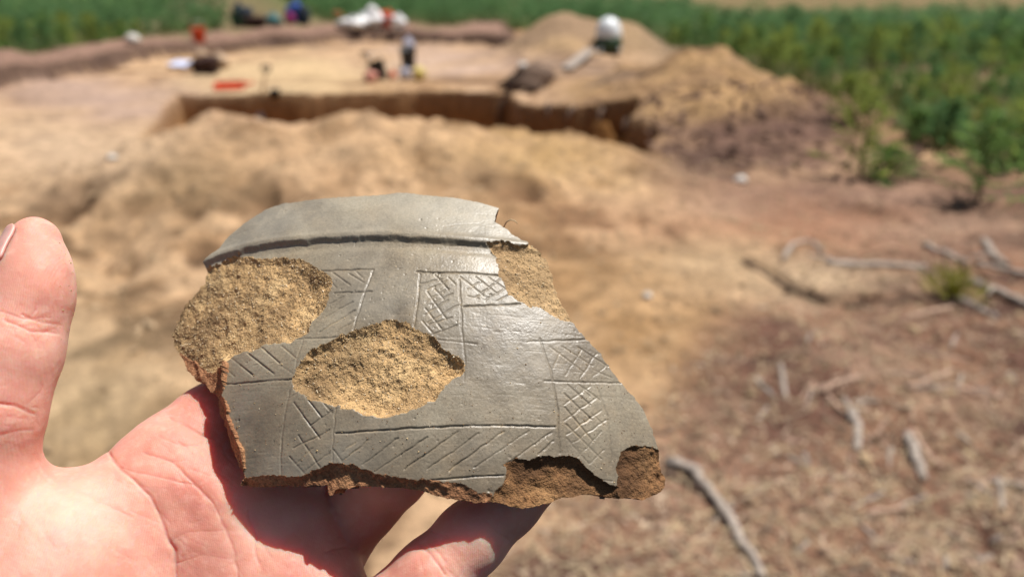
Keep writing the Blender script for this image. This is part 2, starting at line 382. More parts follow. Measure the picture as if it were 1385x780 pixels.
# ------------------------------------------------------------------ THE POTTERY SHERD
SO = P(560, 480, .205); SE = radians(48)
SU = RX; SN = np.array([0, -cos(SE), sin(SE)]); SV = np.array([0, sin(SE), cos(SE)])
R1, R2, THK = .13, .16, .0095
def sherd_base(u, v):
    h = -u*u/2/R1-v*v/2/R2
    p = SO+u[..., None]*SU+v[..., None]*SV+h[..., None]*SN
    n = (u/R1)[..., None]*SU+(v/R2)[..., None]*SV+SN
    return p, n/np.linalg.norm(n, axis=-1, keepdims=True)
outline = [(278, 357), (287, 350), (298, 340), (308, 326), (332, 305), (360, 286), (385, 277.5), (421, 273), (468, 268), (511, 266), (541, 262), (556, 263), (574, 266), (614, 270), (648, 276), (675, 284.6), (670, 295), (669, 303), (685, 314), (703, 325), (720, 335), (738, 348), (746, 363), (751, 385), (757, 403), (763, 416), (772, 432), (789, 451), (803, 468), (823, 493), (842, 520), (867, 550), (883, 580), (892, 607), (900, 637), (905, 657), (897, 666), (870, 677), (837, 673), (810, 670), (783, 672), (763, 674), (743, 681), (717, 686), (693, 685), (660, 678), (641, 680), (616, 675), (583, 671), (563, 664), (535, 660), (511, 659), (480, 658), (450, 661), (446, 672), (440, 668), (438, 655), (421, 658), (395, 659), (370, 657), (334, 660), (325, 656), (321, 637), (314, 621), (305, 597), (297, 572), (289, 554), (283, 535), (268, 518), (254, 508), (237, 486), (226, 465), (223, 450), (226, 438), (234, 421), (249, 402), (271, 382), (277, 365)]
scarL = [(277, 362), (292, 354), (308, 349.5), (329, 346), (345, 350), (354, 354), (372, 349), (397, 351), (418, 358), (437, 369), (446, 378), (447, 394), (443, 415), (431, 428), (421, 434), (415, 449), (397, 457), (391, 461), (354, 469), (332, 477), (300, 486), (298.5, 520), (303, 548), (311, 578), (322, 606), (330, 646), (290, 680), (180, 560), (190, 420), (262, 372)]
scarC = [(397, 511), (403, 495), (421, 474), (446, 458.5), (474, 446), (500, 438.5), (521, 434.5), (546, 437), (568, 446), (586, 455.5), (604, 470), (622, 480), (629, 492), (625, 507), (593, 528), (587, 540), (560, 554), (511, 564), (495, 560), (461, 551), (421, 541), (397, 526)]
scarR = [(655, 330), (685, 331), (712, 334), (705, 324), (800, 330), (800, 440), (772, 436), (746, 426), (728, 418), (712, 412), (700, 406), (685, 391), (675, 369), (672, 351), (663, 338)]
scarM = [(678, 652), (681, 640), (682, 630), (693, 623), (717, 616), (743, 614), (770, 618), (790, 628), (802, 643), (817, 653), (836, 659), (836, 700), (650, 700), (663, 672)]
scarB = [(836, 659), (835, 633), (840, 613), (857, 605), (873, 605), (890, 609), (930, 610), (930, 700), (836, 700)]
edgeB = [(320, 646), (334, 647), (377, 648.5), (406, 648), (421, 641), (442, 634), (475, 634), (497, 641), (525, 650), (562, 652), (598, 655), (626, 661), (645, 671), (663, 671), (650, 720), (300, 720), (310, 660)]
edgeL = [(300, 496), (298.5, 520), (303, 548), (311, 578), (322, 606), (331, 647), (290, 680), (200, 600), (200, 476), (226, 470), (244, 484), (262, 497), (280, 505)]
scars = [('broken_edge', edgeL, .0023, 8), ('flake_scar', scarL, .0023, 8), ('flake_scar', scarC, .0024, 8), ('flake_scar', scarR, .0012, 8), ('flake_scar', scarM, .0022, 6), ('flake_scar', scarB, .0016, 6), ('broken_edge', edgeB, .0017, 9)]
scar_lab = ['crumbling red-brown broken edge at the lower left', 'large tan sandy scar along the left edge where the grey skin has flaked off', 'oval sandy scar in the middle of the sherd', 'pale sandy scar at the upper right edge', 'dark brown scar in the bottom edge', 'brown sandy scar at the lower right corner', 'red-brown broken bottom edge']
crest = [(270, 360), (278, 357), (301, 348), (332, 338.5), (372, 331), (415, 327), (468, 323), (511, 321.5), (546, 323), (592, 326), (623, 328.6), (654, 331), (700, 336), (760, 345)]
lines = [  # (points, strength)
 ([(429, 367), (505, 364)], 1), ([(505, 364), (489, 406), (478, 446)], 1.1), ([(449, 368), (474, 386)], .8), ([(472, 370), (492, 382)], .8), ([(480, 366), (492, 377)], .6), ([(446, 380), (455, 389)], .6),
 ([(451, 396), (503, 394.5)], 1), ([(446, 411), (465, 401.5)], .6), ([(437, 430), (477, 408)], .8), ([(432, 449), (480, 420)], .9), ([(455, 449), (478, 434)], .7), ([(394, 458.5), (458, 456)], 1.2),
 ([(420, 434), (412, 452), (404, 478), (397, 511), (391, 529), (383, 572), (380, 612), (379, 643)], .8),
 ([(298, 520.6), (350, 516), (397, 512)], 1.4), ([(301, 495), (317, 509)], .8), ([(311, 483), (343, 508)], 1), ([(334, 477), (371, 506)], 1.1), ([(354, 470), (378, 491)], 1.1), ([(381, 468), (401, 485)], 1), ([(381, 495), (397, 506)], .5),
 ([(454, 552), (451, 585), (448.6, 631)], .7), ([(397, 544), (432, 592)], 1.1), ([(415, 538), (435, 564)], 1.1), ([(437, 544), (449, 558)], .8), ([(403, 588), (432, 631)], 1), ([(391, 617), (414, 643)], 1), ([(451, 608), (463, 624)], 1),
 ([(397, 606), (446, 581)], .8), ([(421, 575), (449, 555)], .8), ([(412, 637), (446, 612)], .7), ([(400, 628), (421, 606)], .7), ([(391, 537), (402, 530)], .5),
 ([(454, 586), (510, 582), (560, 578.5), (617, 576), (690, 575), (751, 576.7)], 1.5),
 ([(462, 624), (498, 595)], .9), ([(491, 628), (538, 592)], .9), ([(507, 637), (578, 591)], 1), ([(547, 634), (619, 584)], 1.1), ([(578, 634), (648, 586)], .9), ([(607, 636), (681, 583)], 1.1), ([(641, 632), (715, 582)], .8), ([(681, 630), (746, 584)], 1), ([(728, 614), (749, 596)], 1), ([(463, 612), (480, 598)], .7), ([(572, 650), (620, 646), (681, 642)], 1.2),
 ([(563, 367.7), (620, 369), (675, 372)], 1.3), ([(568, 369), (565, 405), (560, 441)], 1), ([(621, 378), (624, 430), (627, 470), (629, 492), (628, 515)], 1), ([(627, 414.5), (704, 411)], 1.4), ([(592, 459), (645, 465)], .9),
 ([(589, 372), (606, 391)], 1), ([(588, 391), (601, 405)], .8), ([(577, 394), (604, 432)], .9), ([(575, 417), (600, 448)], .9), ([(571, 434), (584, 449)], .7), ([(569, 384), (597, 377)], .7), ([(577, 392), (604, 380)], .7), ([(575, 408), (602, 391)], .6), ([(581, 412), (612, 397)], .7), ([(574, 425), (606, 406)], .7), ([(578, 437), (620, 412)], .7), ([(586, 452), (618, 440)], 1), ([(580, 439), (611, 429)], .8), ([(607, 376), (616, 385)], .6),
 ([(644, 403), (677, 377)], .7), ([(657, 406), (685, 388)], .6), ([(632, 391), (651, 381)], .6), ([(672, 407), (691, 397)], .6), ([(623, 375), (654, 400)], .6), ([(644, 375), (672, 397)], .6), ([(660, 375), (688, 394)], .6), ([(632, 400), (648, 404)], .5),
 ([(713, 461.7), (750, 460.5), (795, 459)], 1), ([(730, 457), (739, 483), (747, 507), (754, 553), (757, 613)], 1), ([(737, 515), (790, 517), (840, 517.7)], 1.2), ([(807, 520), (822, 563), (827, 613), (827, 630)], .7),
 ([(743, 468), (790, 503)], .7), ([(760, 468), (802, 495)], .7), ([(783, 470), (822, 495)], .8), ([(803, 500), (828, 511)], .5), ([(748, 497), (758, 477)], .6), ([(765, 507), (787, 472)], .6), ([(785, 510), (807, 478)], .7), ([(803, 509), (822, 491)], .5),
 ([(768, 520), (798, 547)], .8), ([(788, 523), (812, 541)], .8), ([(763, 532), (800, 567)], .8), ([(763, 550), (803, 597)], .9), ([(765, 573), (813, 620)], .9), ([(767, 593), (797, 627)], .8), ([(783, 519), (798, 536)], .8),
 ([(762, 547), (798, 522)], .7), ([(763, 568), (808, 537)], .8), ([(767, 588), (813, 555)], .8), ([(773, 600), (820, 568)], .7), ([(782, 618), (813, 583)], .8), ([(797, 627), (817, 608)], .8), ([(801, 560), (818, 575)], .5), ([(800, 648), (828, 650)], .7),
 ([(600, 309), (643, 304.6), (668, 311)], .5)]
du = .00020
ua = np.arange(-.083, .074, du); va = np.arange(-.046, .064, du)
UU, VV = np.meshgrid(ua, va)
SB, SNn = sherd_base(UU, VV)
spx, spy, spz = proj(SB)
jit = fbm(UU*260, VV*260, 0, 51, 4)
fine = fbm(UU*900, VV*900, 0, 52, 3)
rag = fbm(UU*130, VV*130, 0, 54, 3); mid = fbm(UU*90, VV*90, 0, 53, 3)
crY = np.interp(spx, [c[0] for c in crest], [c[1] for c in crest])
above = crY-spy
o_amp = np.where((above > -6) & (spx < 672), .35, 1.7)
osd = poly_sdf(spx, spy, outline)+o_amp*(jit+.6*fine)
sid = np.full(UU.shape, -1); dep = np.zeros(UU.shape)
for k, (nm, pg, D, w) in enumerate(scars):
    s = poly_sdf(spx, spy, pg)+2.8*jit+1.3*fine+2.6*rag+(4.5 if k in (0, 6) else 0)
    inside = (s > 0) & (sid < 0) & ((above < -1) | (k not in (1,)))
    sid[inside] = k
    sg = poly_sdf(spx, spy, scarL)+2.2*jit+.8*fine if k == 0 else s
    g = .75*(1-np.exp(-sg/w))+.25*(1-np.exp(-sg/(w*6)))
    if k <= 1:       # flake rounds off towards the left edge
        edge = np.exp(-np.clip(osd, 0, 99)/16); g = g+.35*edge
    if k == 6: g = 1-np.exp(-s/w)
    rough = np.clip(s/6, 0, 1)
    dep = np.where(inside, D*g+rough*(-.00030*fbm(UU*420, VV*420, 0, 60, 3)-.00016*fine-.0007*mid), dep)
hd = np.zeros(UU.shape)
gro = np.zeros(UU.shape); bur = np.zeros(UU.shape)
wob = .9*fbm(UU*500, VV*500, 0, 57, 2)
for pts, a in lines:
    xs = [p[0] for p in pts]; ys = [p[1] for p in pts]
    m = (spx > min(xs)-9) & (spx < max(xs)+9) & (spy > min(ys)-9) & (spy < max(ys)+9)
    x, y = spx[m]+wob[m], spy[m]+wob[m]*.7
    d = poly_dist(x, y, pts)
    wd = .72+.22*a
    gro[m] = np.maximum(gro[m], a*np.exp(-(d/wd)**2)*(1+.25*fine[m]))
    bur[m] = np.maximum(bur[m], a*np.exp(-((d-2.7*wd)/wd)**2))
wear = np.clip(1+.6*mid, .35, 1.3)
hd += -.00027*gro*wear+.000006*bur
hd += .00013*mid+.000018*fine
pit = .6*np.clip(fbm(UU*1000, VV*1000, 0, 71, 2)-.95, 0, 1)*np.clip(.6+mid, 0, 1.3); hd -= .0011*pit
scr = np.clip(fbm(UU*180, VV*1500, 0, 72, 2)-.35, 0, 1); hd -= .00005*scr
# proud rim band above the crest line, undercut below it
rimw = sstep(-5.0, .3, above+1.0*jit)
hd += .0013*rimw+.0004*np.exp(-((above-3.5)/4.0)**2)*rimw-.00035*np.exp(-((above+10)/5.0)**2)
hd -= .00001*np.clip(above, 0, 60)*rimw
hd = np.where(sid >= 0, np.where(above > -8, hd*.5, .00005*mid)-dep, hd)
PT = SB+hd[..., None]*SNn
keep_v = osd > 0
ny, nx = UU.shape; sidx = np.arange(ny*nx).reshape(ny, nx)
cell = keep_v[:-1, :-1] & keep_v[:-1, 1:] & keep_v[1:, 1:] & keep_v[1:, :-1]
sq = np.stack([sidx[:-1, :-1], sidx[:-1, 1:], sidx[1:, 1:], sidx[1:, :-1]], -1)
ci = sid[:-1, :-1]; ca = above[:-1, :-1]
cellcls = np.where(ci >= 0, ci+2, np.where(ca > -2.5, 1, 0))
# keep only the largest blob of cells: drop stray one-cell crumbs by a neighbour count
nb4 = np.zeros(cell.shape, int); nb4[1:] += cell[:-1]; nb4[:-1] += cell[1:]; nb4[:, 1:] += cell[:, :-1]; nb4[:, :-1] += cell[:, 1:]
cell &= nb4 >= 2
V3 = PT.reshape(-1, 3)
# soften stair steps on the boundary
eh = {}
faces_all = sq[cell]
E4 = np.concatenate([faces_all[:, [0, 1]], faces_all[:, [1, 2]], faces_all[:, [2, 3]], faces_all[:, [3, 0]]])
key = np.sort(E4, 1); kk = key[:, 0]*(ny*nx)+key[:, 1]
uq, inv, cnt = np.unique(kk, return_inverse=True, return_counts=True)
bE = E4[cnt[inv] == 1]
for it in range(3):
    acc = np.zeros_like(V3); n_ = np.zeros(len(V3))
    for a, b in ((0, 1), (1, 0)):
        np.add.at(acc, bE[:, a], V3[bE[:, b]]); np.add.at(n_, bE[:, a], 1)
    mk = n_ > 0; V3[mk] = .5*V3[mk]+.5*acc[mk]/n_[mk][:, None]

# materials
sm = NT('burnished_grey_slip')
a1 = sm.noise(19, 6, .6, dist=.4); a2 = sm.noise(160, 5, .65); a3 = sm.noise(1500, 3, .6)
base = sm.ramp(a1, [(.33, (.130, .098, .062)), (.5, (.25, .203, .138)), (.66, (.42, .36, .255))])
base = sm.mix(sm.ramp(a2, [(.48, 0.), (.72, .6)]), base, (.30, .225, .135))
base = sm.mix(1.0, base, sm.ramp(a3, [(.3, .78), (.7, 1.2)]), 'MULTIPLY')
vs = sm.voro(900); base = sm.mix(sm.math('LESS_THAN', vs, .09), base, (.055, .05, .042))
vs2 = sm.voro(620); base = sm.mix(sm.math('LESS_THAN', vs2, .11), base, (.42, .33, .21))
dust = sm.math('MULTIPLY', sm.ramp(sm.noise(55, 6, .7, dist=.6), [(.5, 0.), (.7, .7)]), sm.ramp(sm.noise(2600, 2, .5), [(.45, 0.), (.6, 1.)]))
base = sm.mix(dust, base, (.42, .34, .22))
nbm = sm.bump(a3, .22, .0004); nbm = sm.bump(sm.noise(420, 4), .10, .0006, nbm)
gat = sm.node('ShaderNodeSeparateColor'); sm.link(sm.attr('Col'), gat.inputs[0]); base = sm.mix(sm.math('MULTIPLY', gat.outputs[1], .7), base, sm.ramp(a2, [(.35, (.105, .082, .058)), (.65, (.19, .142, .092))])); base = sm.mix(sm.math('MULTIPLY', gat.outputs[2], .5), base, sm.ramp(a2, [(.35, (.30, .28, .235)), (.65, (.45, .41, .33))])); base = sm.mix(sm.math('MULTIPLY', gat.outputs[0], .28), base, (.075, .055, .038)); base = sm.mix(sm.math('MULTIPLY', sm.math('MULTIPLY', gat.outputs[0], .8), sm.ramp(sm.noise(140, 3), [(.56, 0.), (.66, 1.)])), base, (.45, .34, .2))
M_slip = sm.finish(base, sm.ramp(a2, [(.3, .36), (.7, .51)]), nbm, .65)
def sandy(name, c0, c1, c2, dark):
    n = NT(name); f1 = n.noise(62, 6, .62); f2 = n.noise(900, 4, .7); cell_ = n.voro(2000, out='Color')
    c = n.ramp(f1, [(.3, c0), (.5, c1), (.72, c2)])
    g = n.node('ShaderNodeSeparateColor'); n.link(cell_, g.inputs[0])
    c = n.mix(1.0, c, n.ramp(g.outputs[0], [(0, .72), (.5, 1.0), (1, 1.28)]), 'MULTIPLY')
    sa = n.node('ShaderNodeSeparateColor'); n.link(n.attr('Col'), sa.inputs[0]); c = n.mix(n.math('MULTIPLY', sa.outputs[0], .75), c, tuple(.55*q for q in c0))
    c = n.mix(n.ramp(f2, [(.33, .55), (.47, 0.)]), c, dark)
    nm = n.bump(f2, .7, .0006); nm = n.bump(n.voro(2200), .6, .0003, nm)
    return n.finish(c, .85, nm, .3)
M_tan = sandy('tan_sandy_fabric', (.28, .175, .085), (.55, .35, .16), (.72, .50, .25), (.18, .105, .055))
M_pale = sandy('pale_sandy_fabric', (.44, .28, .14), (.60, .40, .20), (.68, .48, .27), (.26, .16, .08))
M_brown = sandy('brown_sandy_fabric', (.15, .07, .03), (.34, .17, .068), (.52, .30, .13), (.07, .038, .02))
M_rust = sandy('rust_broken_fabric', (.23, .10, .05), (.34, .16, .075), (.45, .25, .12), (.12, .06, .032))
M_back = simple('dull_inner_face', (.22, .17, .12), .8, .3, 120, bump=.0006)

sherd = empty('pottery_sherd', tuple(SO), 'large curved grey pottery sherd with incised crosshatching held in the hand', 'pottery sherd')
shO = np.array(SO)
stain = np.clip(.28+.75*fbm(UU*42+3.7, VV*42, 0, 86, 4)+.3*mid, 0, 1).reshape(-1, 1)
SCOL = np.repeat(stain, 3, 1)
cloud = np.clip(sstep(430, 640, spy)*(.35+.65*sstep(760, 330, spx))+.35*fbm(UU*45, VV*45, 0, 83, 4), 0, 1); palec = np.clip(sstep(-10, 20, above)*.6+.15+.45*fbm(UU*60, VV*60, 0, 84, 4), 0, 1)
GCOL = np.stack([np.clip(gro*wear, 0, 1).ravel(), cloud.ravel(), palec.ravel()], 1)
def sherd_part(name, V, Fc, mat, **kw):
    if mat is M_slip or name == 'flake_scar':
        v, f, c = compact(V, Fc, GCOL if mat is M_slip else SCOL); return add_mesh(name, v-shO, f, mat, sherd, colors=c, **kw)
    v, f, _ = compact(V, Fc); return add_mesh(name, v-shO, f, mat, sherd, **kw)
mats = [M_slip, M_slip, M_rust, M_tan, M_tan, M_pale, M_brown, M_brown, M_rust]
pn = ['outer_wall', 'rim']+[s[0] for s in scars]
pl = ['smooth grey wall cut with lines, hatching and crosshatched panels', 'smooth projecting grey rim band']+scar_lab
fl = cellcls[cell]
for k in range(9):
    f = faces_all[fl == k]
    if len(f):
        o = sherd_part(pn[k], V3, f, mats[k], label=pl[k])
        if k == 0: wall_o = o
        elif pn[k] == 'flake_scar': o.parent = wall_o
# rough fracture walls round the outline and the inner face
K = 7
bset = np.unique(bE.ravel()); remap = -np.ones(len(V3), int); remap[bset] = np.arange(len(bset))
Bv = V3[bset]; Bn = SNn.reshape(-1, 3)[bset]
Bh = ((Bv-SB.reshape(-1, 3)[bset])*Bn).sum(1)
rings = [Bv]
outw = Bv-SO; outw -= Bn*(outw*Bn).sum(1)[:, None]; outw /= np.linalg.norm(outw, axis=1, keepdims=True)
for k in range(1, K+1):
    t = k/K; tgt = Bh+(np.minimum(-THK, Bh-.002)-Bh)*t
    p = Bv+(tgt-Bh)[:, None]*Bn
    nz = fbm(p[:, 0]*500, p[:, 1]*500, p[:, 2]*500, 81, 3)*.0005-.0005*sin(pi*t)-.0006*t
    rings.append(p+nz[:, None]*outw)
rings.append(rings[-1]-outw*.0025+Bn*.0004); K += 1
RV = np.concatenate(rings); nb_ = len(bset)
ea, eb = remap[bE[:, 0]], remap[bE[:, 1]]
wf = np.concatenate([np.stack([eb+k*nb_, ea+k*nb_, ea+(k+1)*nb_, eb+(k+1)*nb_], 1) for k in range(K)])
sherd_part('fracture_wall', RV, wf, M_rust, label='thin rough brown fracture all round the edge')
BK = SB-(THK-.0008)*SNn; BKv = BK.reshape(-1, 3).copy()
cst = 4
kc = (osd[::cst, ::cst] > -1.5)
cid = sidx[::cst, ::cst]; cc = kc[:-1, :-1] & kc[:-1, 1:] & kc[1:, 1:] & kc[1:, :-1]
bf = np.stack([cid[:-1, :-1], cid[1:, :-1], cid[1:, 1:], cid[:-1, 1:]], -1)[cc]
sherd_part('inner_face', BKv, bf, M_back, label='dull brown inner face resting on the fingers')
# loose sand grains caught on the scars
def grains(points, normals, size, name, mat, parent, origin):
    oct_v = np.array([[1, 0, 0], [-1, 0, 0], [0, 1, 0], [0, -1, 0], [0, 0, 1], [0, 0, -1.]])
    oct_f = np.array([[0, 2, 4], [2, 1, 4], [1, 3, 4], [3, 0, 4], [2, 0, 5], [1, 2, 5], [3, 1, 5], [0, 3, 5]])
    n = len(points); q = rng.normal(size=(n, 3, 3)); q = np.linalg.qr(q)[0]
    s = size*rng.lognormal(0, .35, (n, 1, 1))*rng.uniform(.6, 1.2, (n, 6, 1))
    v = np.einsum('nij,kj->nki', q, oct_v)*s+points[:, None]+normals[:, None]*size*.25
    f = oct_f[None]+6*np.arange(n)[:, None, None]
    return add_mesh(name, (v.reshape(-1, 3)-origin), f.reshape(-1, 3), mat, parent, smooth=False, kind='stuff')
gn = NT('sand_grain'); gi = gn.noise(700, 2)
gcol = gn.ramp(gi, [(.3, (.36, .235, .11)), (.5, (.56, .40, .20)), (.68, (.72, .60, .42))])
M_grain = gn.finish(gcol, .45, None, .5)
fc = V3[faces_all].mean(1); fn = SNn.reshape(-1, 3)[faces_all[:, 0]]
isel = np.nonzero((fl >= 3) & (fl <= 5))[0]; pick = rng.choice(isel, 4200)
pick2 = rng.choice(np.nonzero(fl == 0)[0], 90)
allp = np.concatenate([pick, pick2])
grains(fc[allp], fn[allp], .00018, 'sand_grains', M_grain, sherd, shO)
low = np.nonzero((fl == 0) & (rng.random(len(fl)) < np.clip((proj(fc)[1]-420)/260, 0, 1)))[0]
grains(fc[c_ := rng.choice(low, 520)], fn[c_], .00012, 'soil_crumbs', simple('soil_crumb', (.26, .16, .085), .9, .5, 900), sherd, shO)
# a pale rootlet curling off the upper right edge
rt = MB(); q0 = P(684, 312, .2335)
rt.tube([P(x, y, z)-shO for x, y, z in [(678, 318, .236), (681, 308, .234), (685, 300, .232), (691, 297, .231), (697, 299, .231), (700, 303, .231)]], [.0002, .0002, .00018, .00017, .00015, .0001], 6)
rt.build('rootlet', simple('rootlet', (.55, .42, .25), .7), sherd, label='hair-thin pale rootlet')

# ------------------------------------------------------------------ THE HAND
def pr(px, py, zmm, r): z = zmm/1000; return (P(px, py, z), r*z/FPX)
def chain(*pts): return [pr(*p) for p in pts]
CH = {
 'thumb': chain((47, 326, 209, 31), (44, 372, 206, 42), (36, 415, 203, 47), (16, 478, 199, 55), (-16, 565, 195, 62), (-55, 670, 194, 84)),
 'index': chain((238, 640, 224, 66), (284, 575, 230, 51), (330, 535, 240.6, 46), (405, 440, 253, 45), (470, 400, 262, 40), (530, 380, 262, 36)),
 'middle': chain((405, 785, 215, 70), (402, 718, 221, 61), (378, 655, 231, 52), (400, 560, 236, 47), (470, 500, 228.5, 42), (540, 460, 227, 38)),
 'ring': chain((415, 790, 232, 64), (452, 722, 232, 53), (530, 635, 220, 51), (610, 560, 218.3, 45), (690, 490, 225, 38)),
 'pinky': chain((470, 895, 200, 64), (585, 780, 203, 53), (635, 731, 207, 48), (685, 683, 212, 42), (738, 632, 216, 36)),
}
PALM = [chain((-55, 670, 194, 84), (-40, 860, 204, 140)), chain((-20, 730, 197, 84), (120, 722, 208, 78), (205, 668, 217, 70), (240, 630, 222, 62)),
        chain((70, 800, 202, 138), (70, 830, 205, 150)), chain((200, 800, 214, 105), (300, 700, 218, 66)), chain((240, 640, 224, 68), (320, 710, 219, 70), (405, 790, 215, 74), (470, 895, 202, 80)),
        chain((240, 900, 212, 150), (330, 800, 215, 88)), chain((390, 960, 208, 100), (150, 1040, 212, 150)), chain((80, 900, 208, 150), (40, 1100, 216, 140), (-130, 1420, 232, 160))]
def cone_d(p, a, ra, b, rb):
    ba = b-a; L = ba@ba; t = np.clip((p-a)@ba/L, 0, 1)
    return np.linalg.norm(p-a-t[:, None]*ba, axis=1)-(ra+(rb-ra)*t)
def smin(a, b, k):
    h = np.clip(.5+.5*(b-a)/k, 0, 1); return b*(1-h)+a*h-k*h*(1-h)
def chain_d(p, ch, k):
    d = None
    for (a, ra), (b, rb) in zip(ch[:-1], ch[1:]):
        q = cone_d(p, a, ra, b, rb); d = q if d is None else smin(d, q, k)
    return d
def hand_d(p):
    pl = None
    for ch in PALM:
        q = chain_d(p, ch, .006); pl = q if pl is None else smin(pl, q, .010)
    fi = None
    for nme in ('index', 'middle', 'ring', 'pinky'):
        q = chain_d(p, CH[nme], .003); fi = q if fi is None else smin(fi, q, .0012)
    d = smin(pl, fi, .006)
    d = smin(d, chain_d(p, CH['thumb'], .007), .007)
    return d.astype(np.float32)
vox = .0014
allpts = np.array([q[0] for ch in list(CH.values())+PALM for q in ch]); allr = np.array([q[1] for ch in list(CH.values())+PALM for q in ch])
lo = (allpts-allr[:, None]).min(0)-.006; hi = (allpts+allr[:, None]).max(0)+.006
dims = np.ceil((hi-lo)/vox).astype(int)
# coarse pass to find active blocks, fine values only near the surface
cs = 6
cd = dims//cs+2
cgx = np.stack(np.meshgrid(*[np.arange(n) for n in cd], indexing='ij'), -1).reshape(-1, 3)
dc = hand_d(lo+(cgx+.5)*cs*vox)
act = np.abs(dc) < cs*vox*1.25
field = np.full(cd*cs, 1.0, np.float32)
blk = np.repeat(np.repeat(np.repeat(np.sign(dc).reshape(cd), cs, 0), cs, 1), cs, 2); field = blk.astype(np.float32)
off = np.stack(np.meshgrid(*[np.arange(cs)]*3, indexing='ij'), -1).reshape(-1, 3)
gi_ = (cgx[act][:, None]*cs+off[None]).reshape(-1, 3)
field[gi_[:, 0], gi_[:, 1], gi_[:, 2]] = hand_d(lo+gi_*vox)
def surface_nets(f):
    s = f < 0
    c = np.zeros(np.array(f.shape)-1, int)
    for a in (0, 1):
        for b in (0, 1):
            for d in (0, 1): c += s[a:f.shape[0]-1+a, b:f.shape[1]-1+b, d:f.shape[2]-1+d]
    act = (c > 0) & (c < 8); ids = -np.ones(act.shape, int); loc = np.argwhere(act); ids[act] = np.arange(len(loc))
    acc = np.zeros((len(loc), 3)); cnt = np.zeros(len(loc))
    cor = [(a, b, d) for a in (0, 1) for b in (0, 1) for d in (0, 1)]
    val = {q: f[loc[:, 0]+q[0], loc[:, 1]+q[1], loc[:, 2]+q[2]] for q in cor}
    for q in cor:
        for ax in range(3):
            if q[ax] == 0:
                w = list(q); w[ax] = 1; w = tuple(w); va_, vb_ = val[q], val[w]; m = (va_ < 0) != (vb_ < 0)
                t = va_[m]/(va_[m]-vb_[m]); pt = np.tile(np.array(q, float), (m.sum(), 1)); pt[:, ax] = t
                acc[m] += pt; cnt[m] += 1
    V = loc+acc/cnt[:, None]; Fs = []
    for ax in range(3):
        sl0 = [slice(None)]*3; sl1 = [slice(None)]*3; sl0[ax] = slice(0, -1); sl1[ax] = slice(1, None)
        a_, b_ = s[tuple(sl0)], s[tuple(sl1)]; e = np.argwhere(a_ != b_)
        o1, o2 = (ax+1) % 3, (ax+2) % 3
        e = e[(e[:, o1] > 0) & (e[:, o2] > 0) & (e[:, o1] < act.shape[o1]) & (e[:, o2] < act.shape[o2]) & (e[:, ax] < act.shape[ax])]
        q = []
        for d1, d2 in ((1, 1), (0, 1), (0, 0), (1, 0)):
            w = e.copy(); w[:, o1] -= d1; w[:, o2] -= d2; q.append(ids[w[:, 0], w[:, 1], w[:, 2]])
        q = np.stack(q, 1); fl_ = ~a_[e[:, 0], e[:, 1], e[:, 2]]; q[fl_] = q[fl_][:, ::-1]; Fs.append(q)
    Fs = np.concatenate(Fs); Fs = Fs[(Fs >= 0).all(1)]
    return V, Fs
HV, HF = surface_nets(field)
HV = lo+HV*vox
def h_normal(p):
    e = .0005; k = np.array([[1, -1, -1], [-1, -1, 1], [-1, 1, -1], [1, 1, 1.]]); g = sum(hand_d(p+q*e)[:, None]*q for q in k); return g/(np.linalg.norm(g, axis=1, keepdims=True)+1e-9)
# one smooth split of the net, then snapped back onto the surface
def quad_split(V, Fq):
    n = len(V); e = np.stack([Fq, np.roll(Fq, -1, 1)], -1).reshape(-1, 2); k = np.sort(e, 1)
    uq, inv = np.unique(k[:, 0]*n+k[:, 1], return_inverse=True); em = (V[uq//n]+V[uq % n])/2; fm = V[Fq].mean(1)
    ie = inv.reshape(-1, 4)+n; ic = np.arange(len(Fq))+n+len(uq)
    F2 = np.concatenate([np.stack([Fq[:, i], ie[:, i], ic, ie[:, i-1]], 1) for i in range(4)])
    return np.concatenate([V, em, fm]), F2
HV, HF = quad_split(HV, HF)
HN = h_normal(HV); HV = HV-np.clip(hand_d(HV), -.002, .002)[:, None]*HN
fx_, fy_, fz_ = proj(HV[HF].mean(1)); fnn = (HN[HF].mean(1) @ FW)
vis = (fx_ > -30) & (fx_ < 780) & (fy_ < 800) & (fnn < .15)
nV = len(HV); S2, F2_ = quad_split(np.concatenate([HV, HN], 1), HF[vis])
HV = S2[:, :3]; HN = S2[:, 3:]/np.linalg.norm(S2[:, 3:], axis=1, keepdims=True); HF = np.concatenate([HF[~vis], F2_])
hx, hy, hz = proj(HV)
front = sstep(-.1, .25, -(HN @ FW))
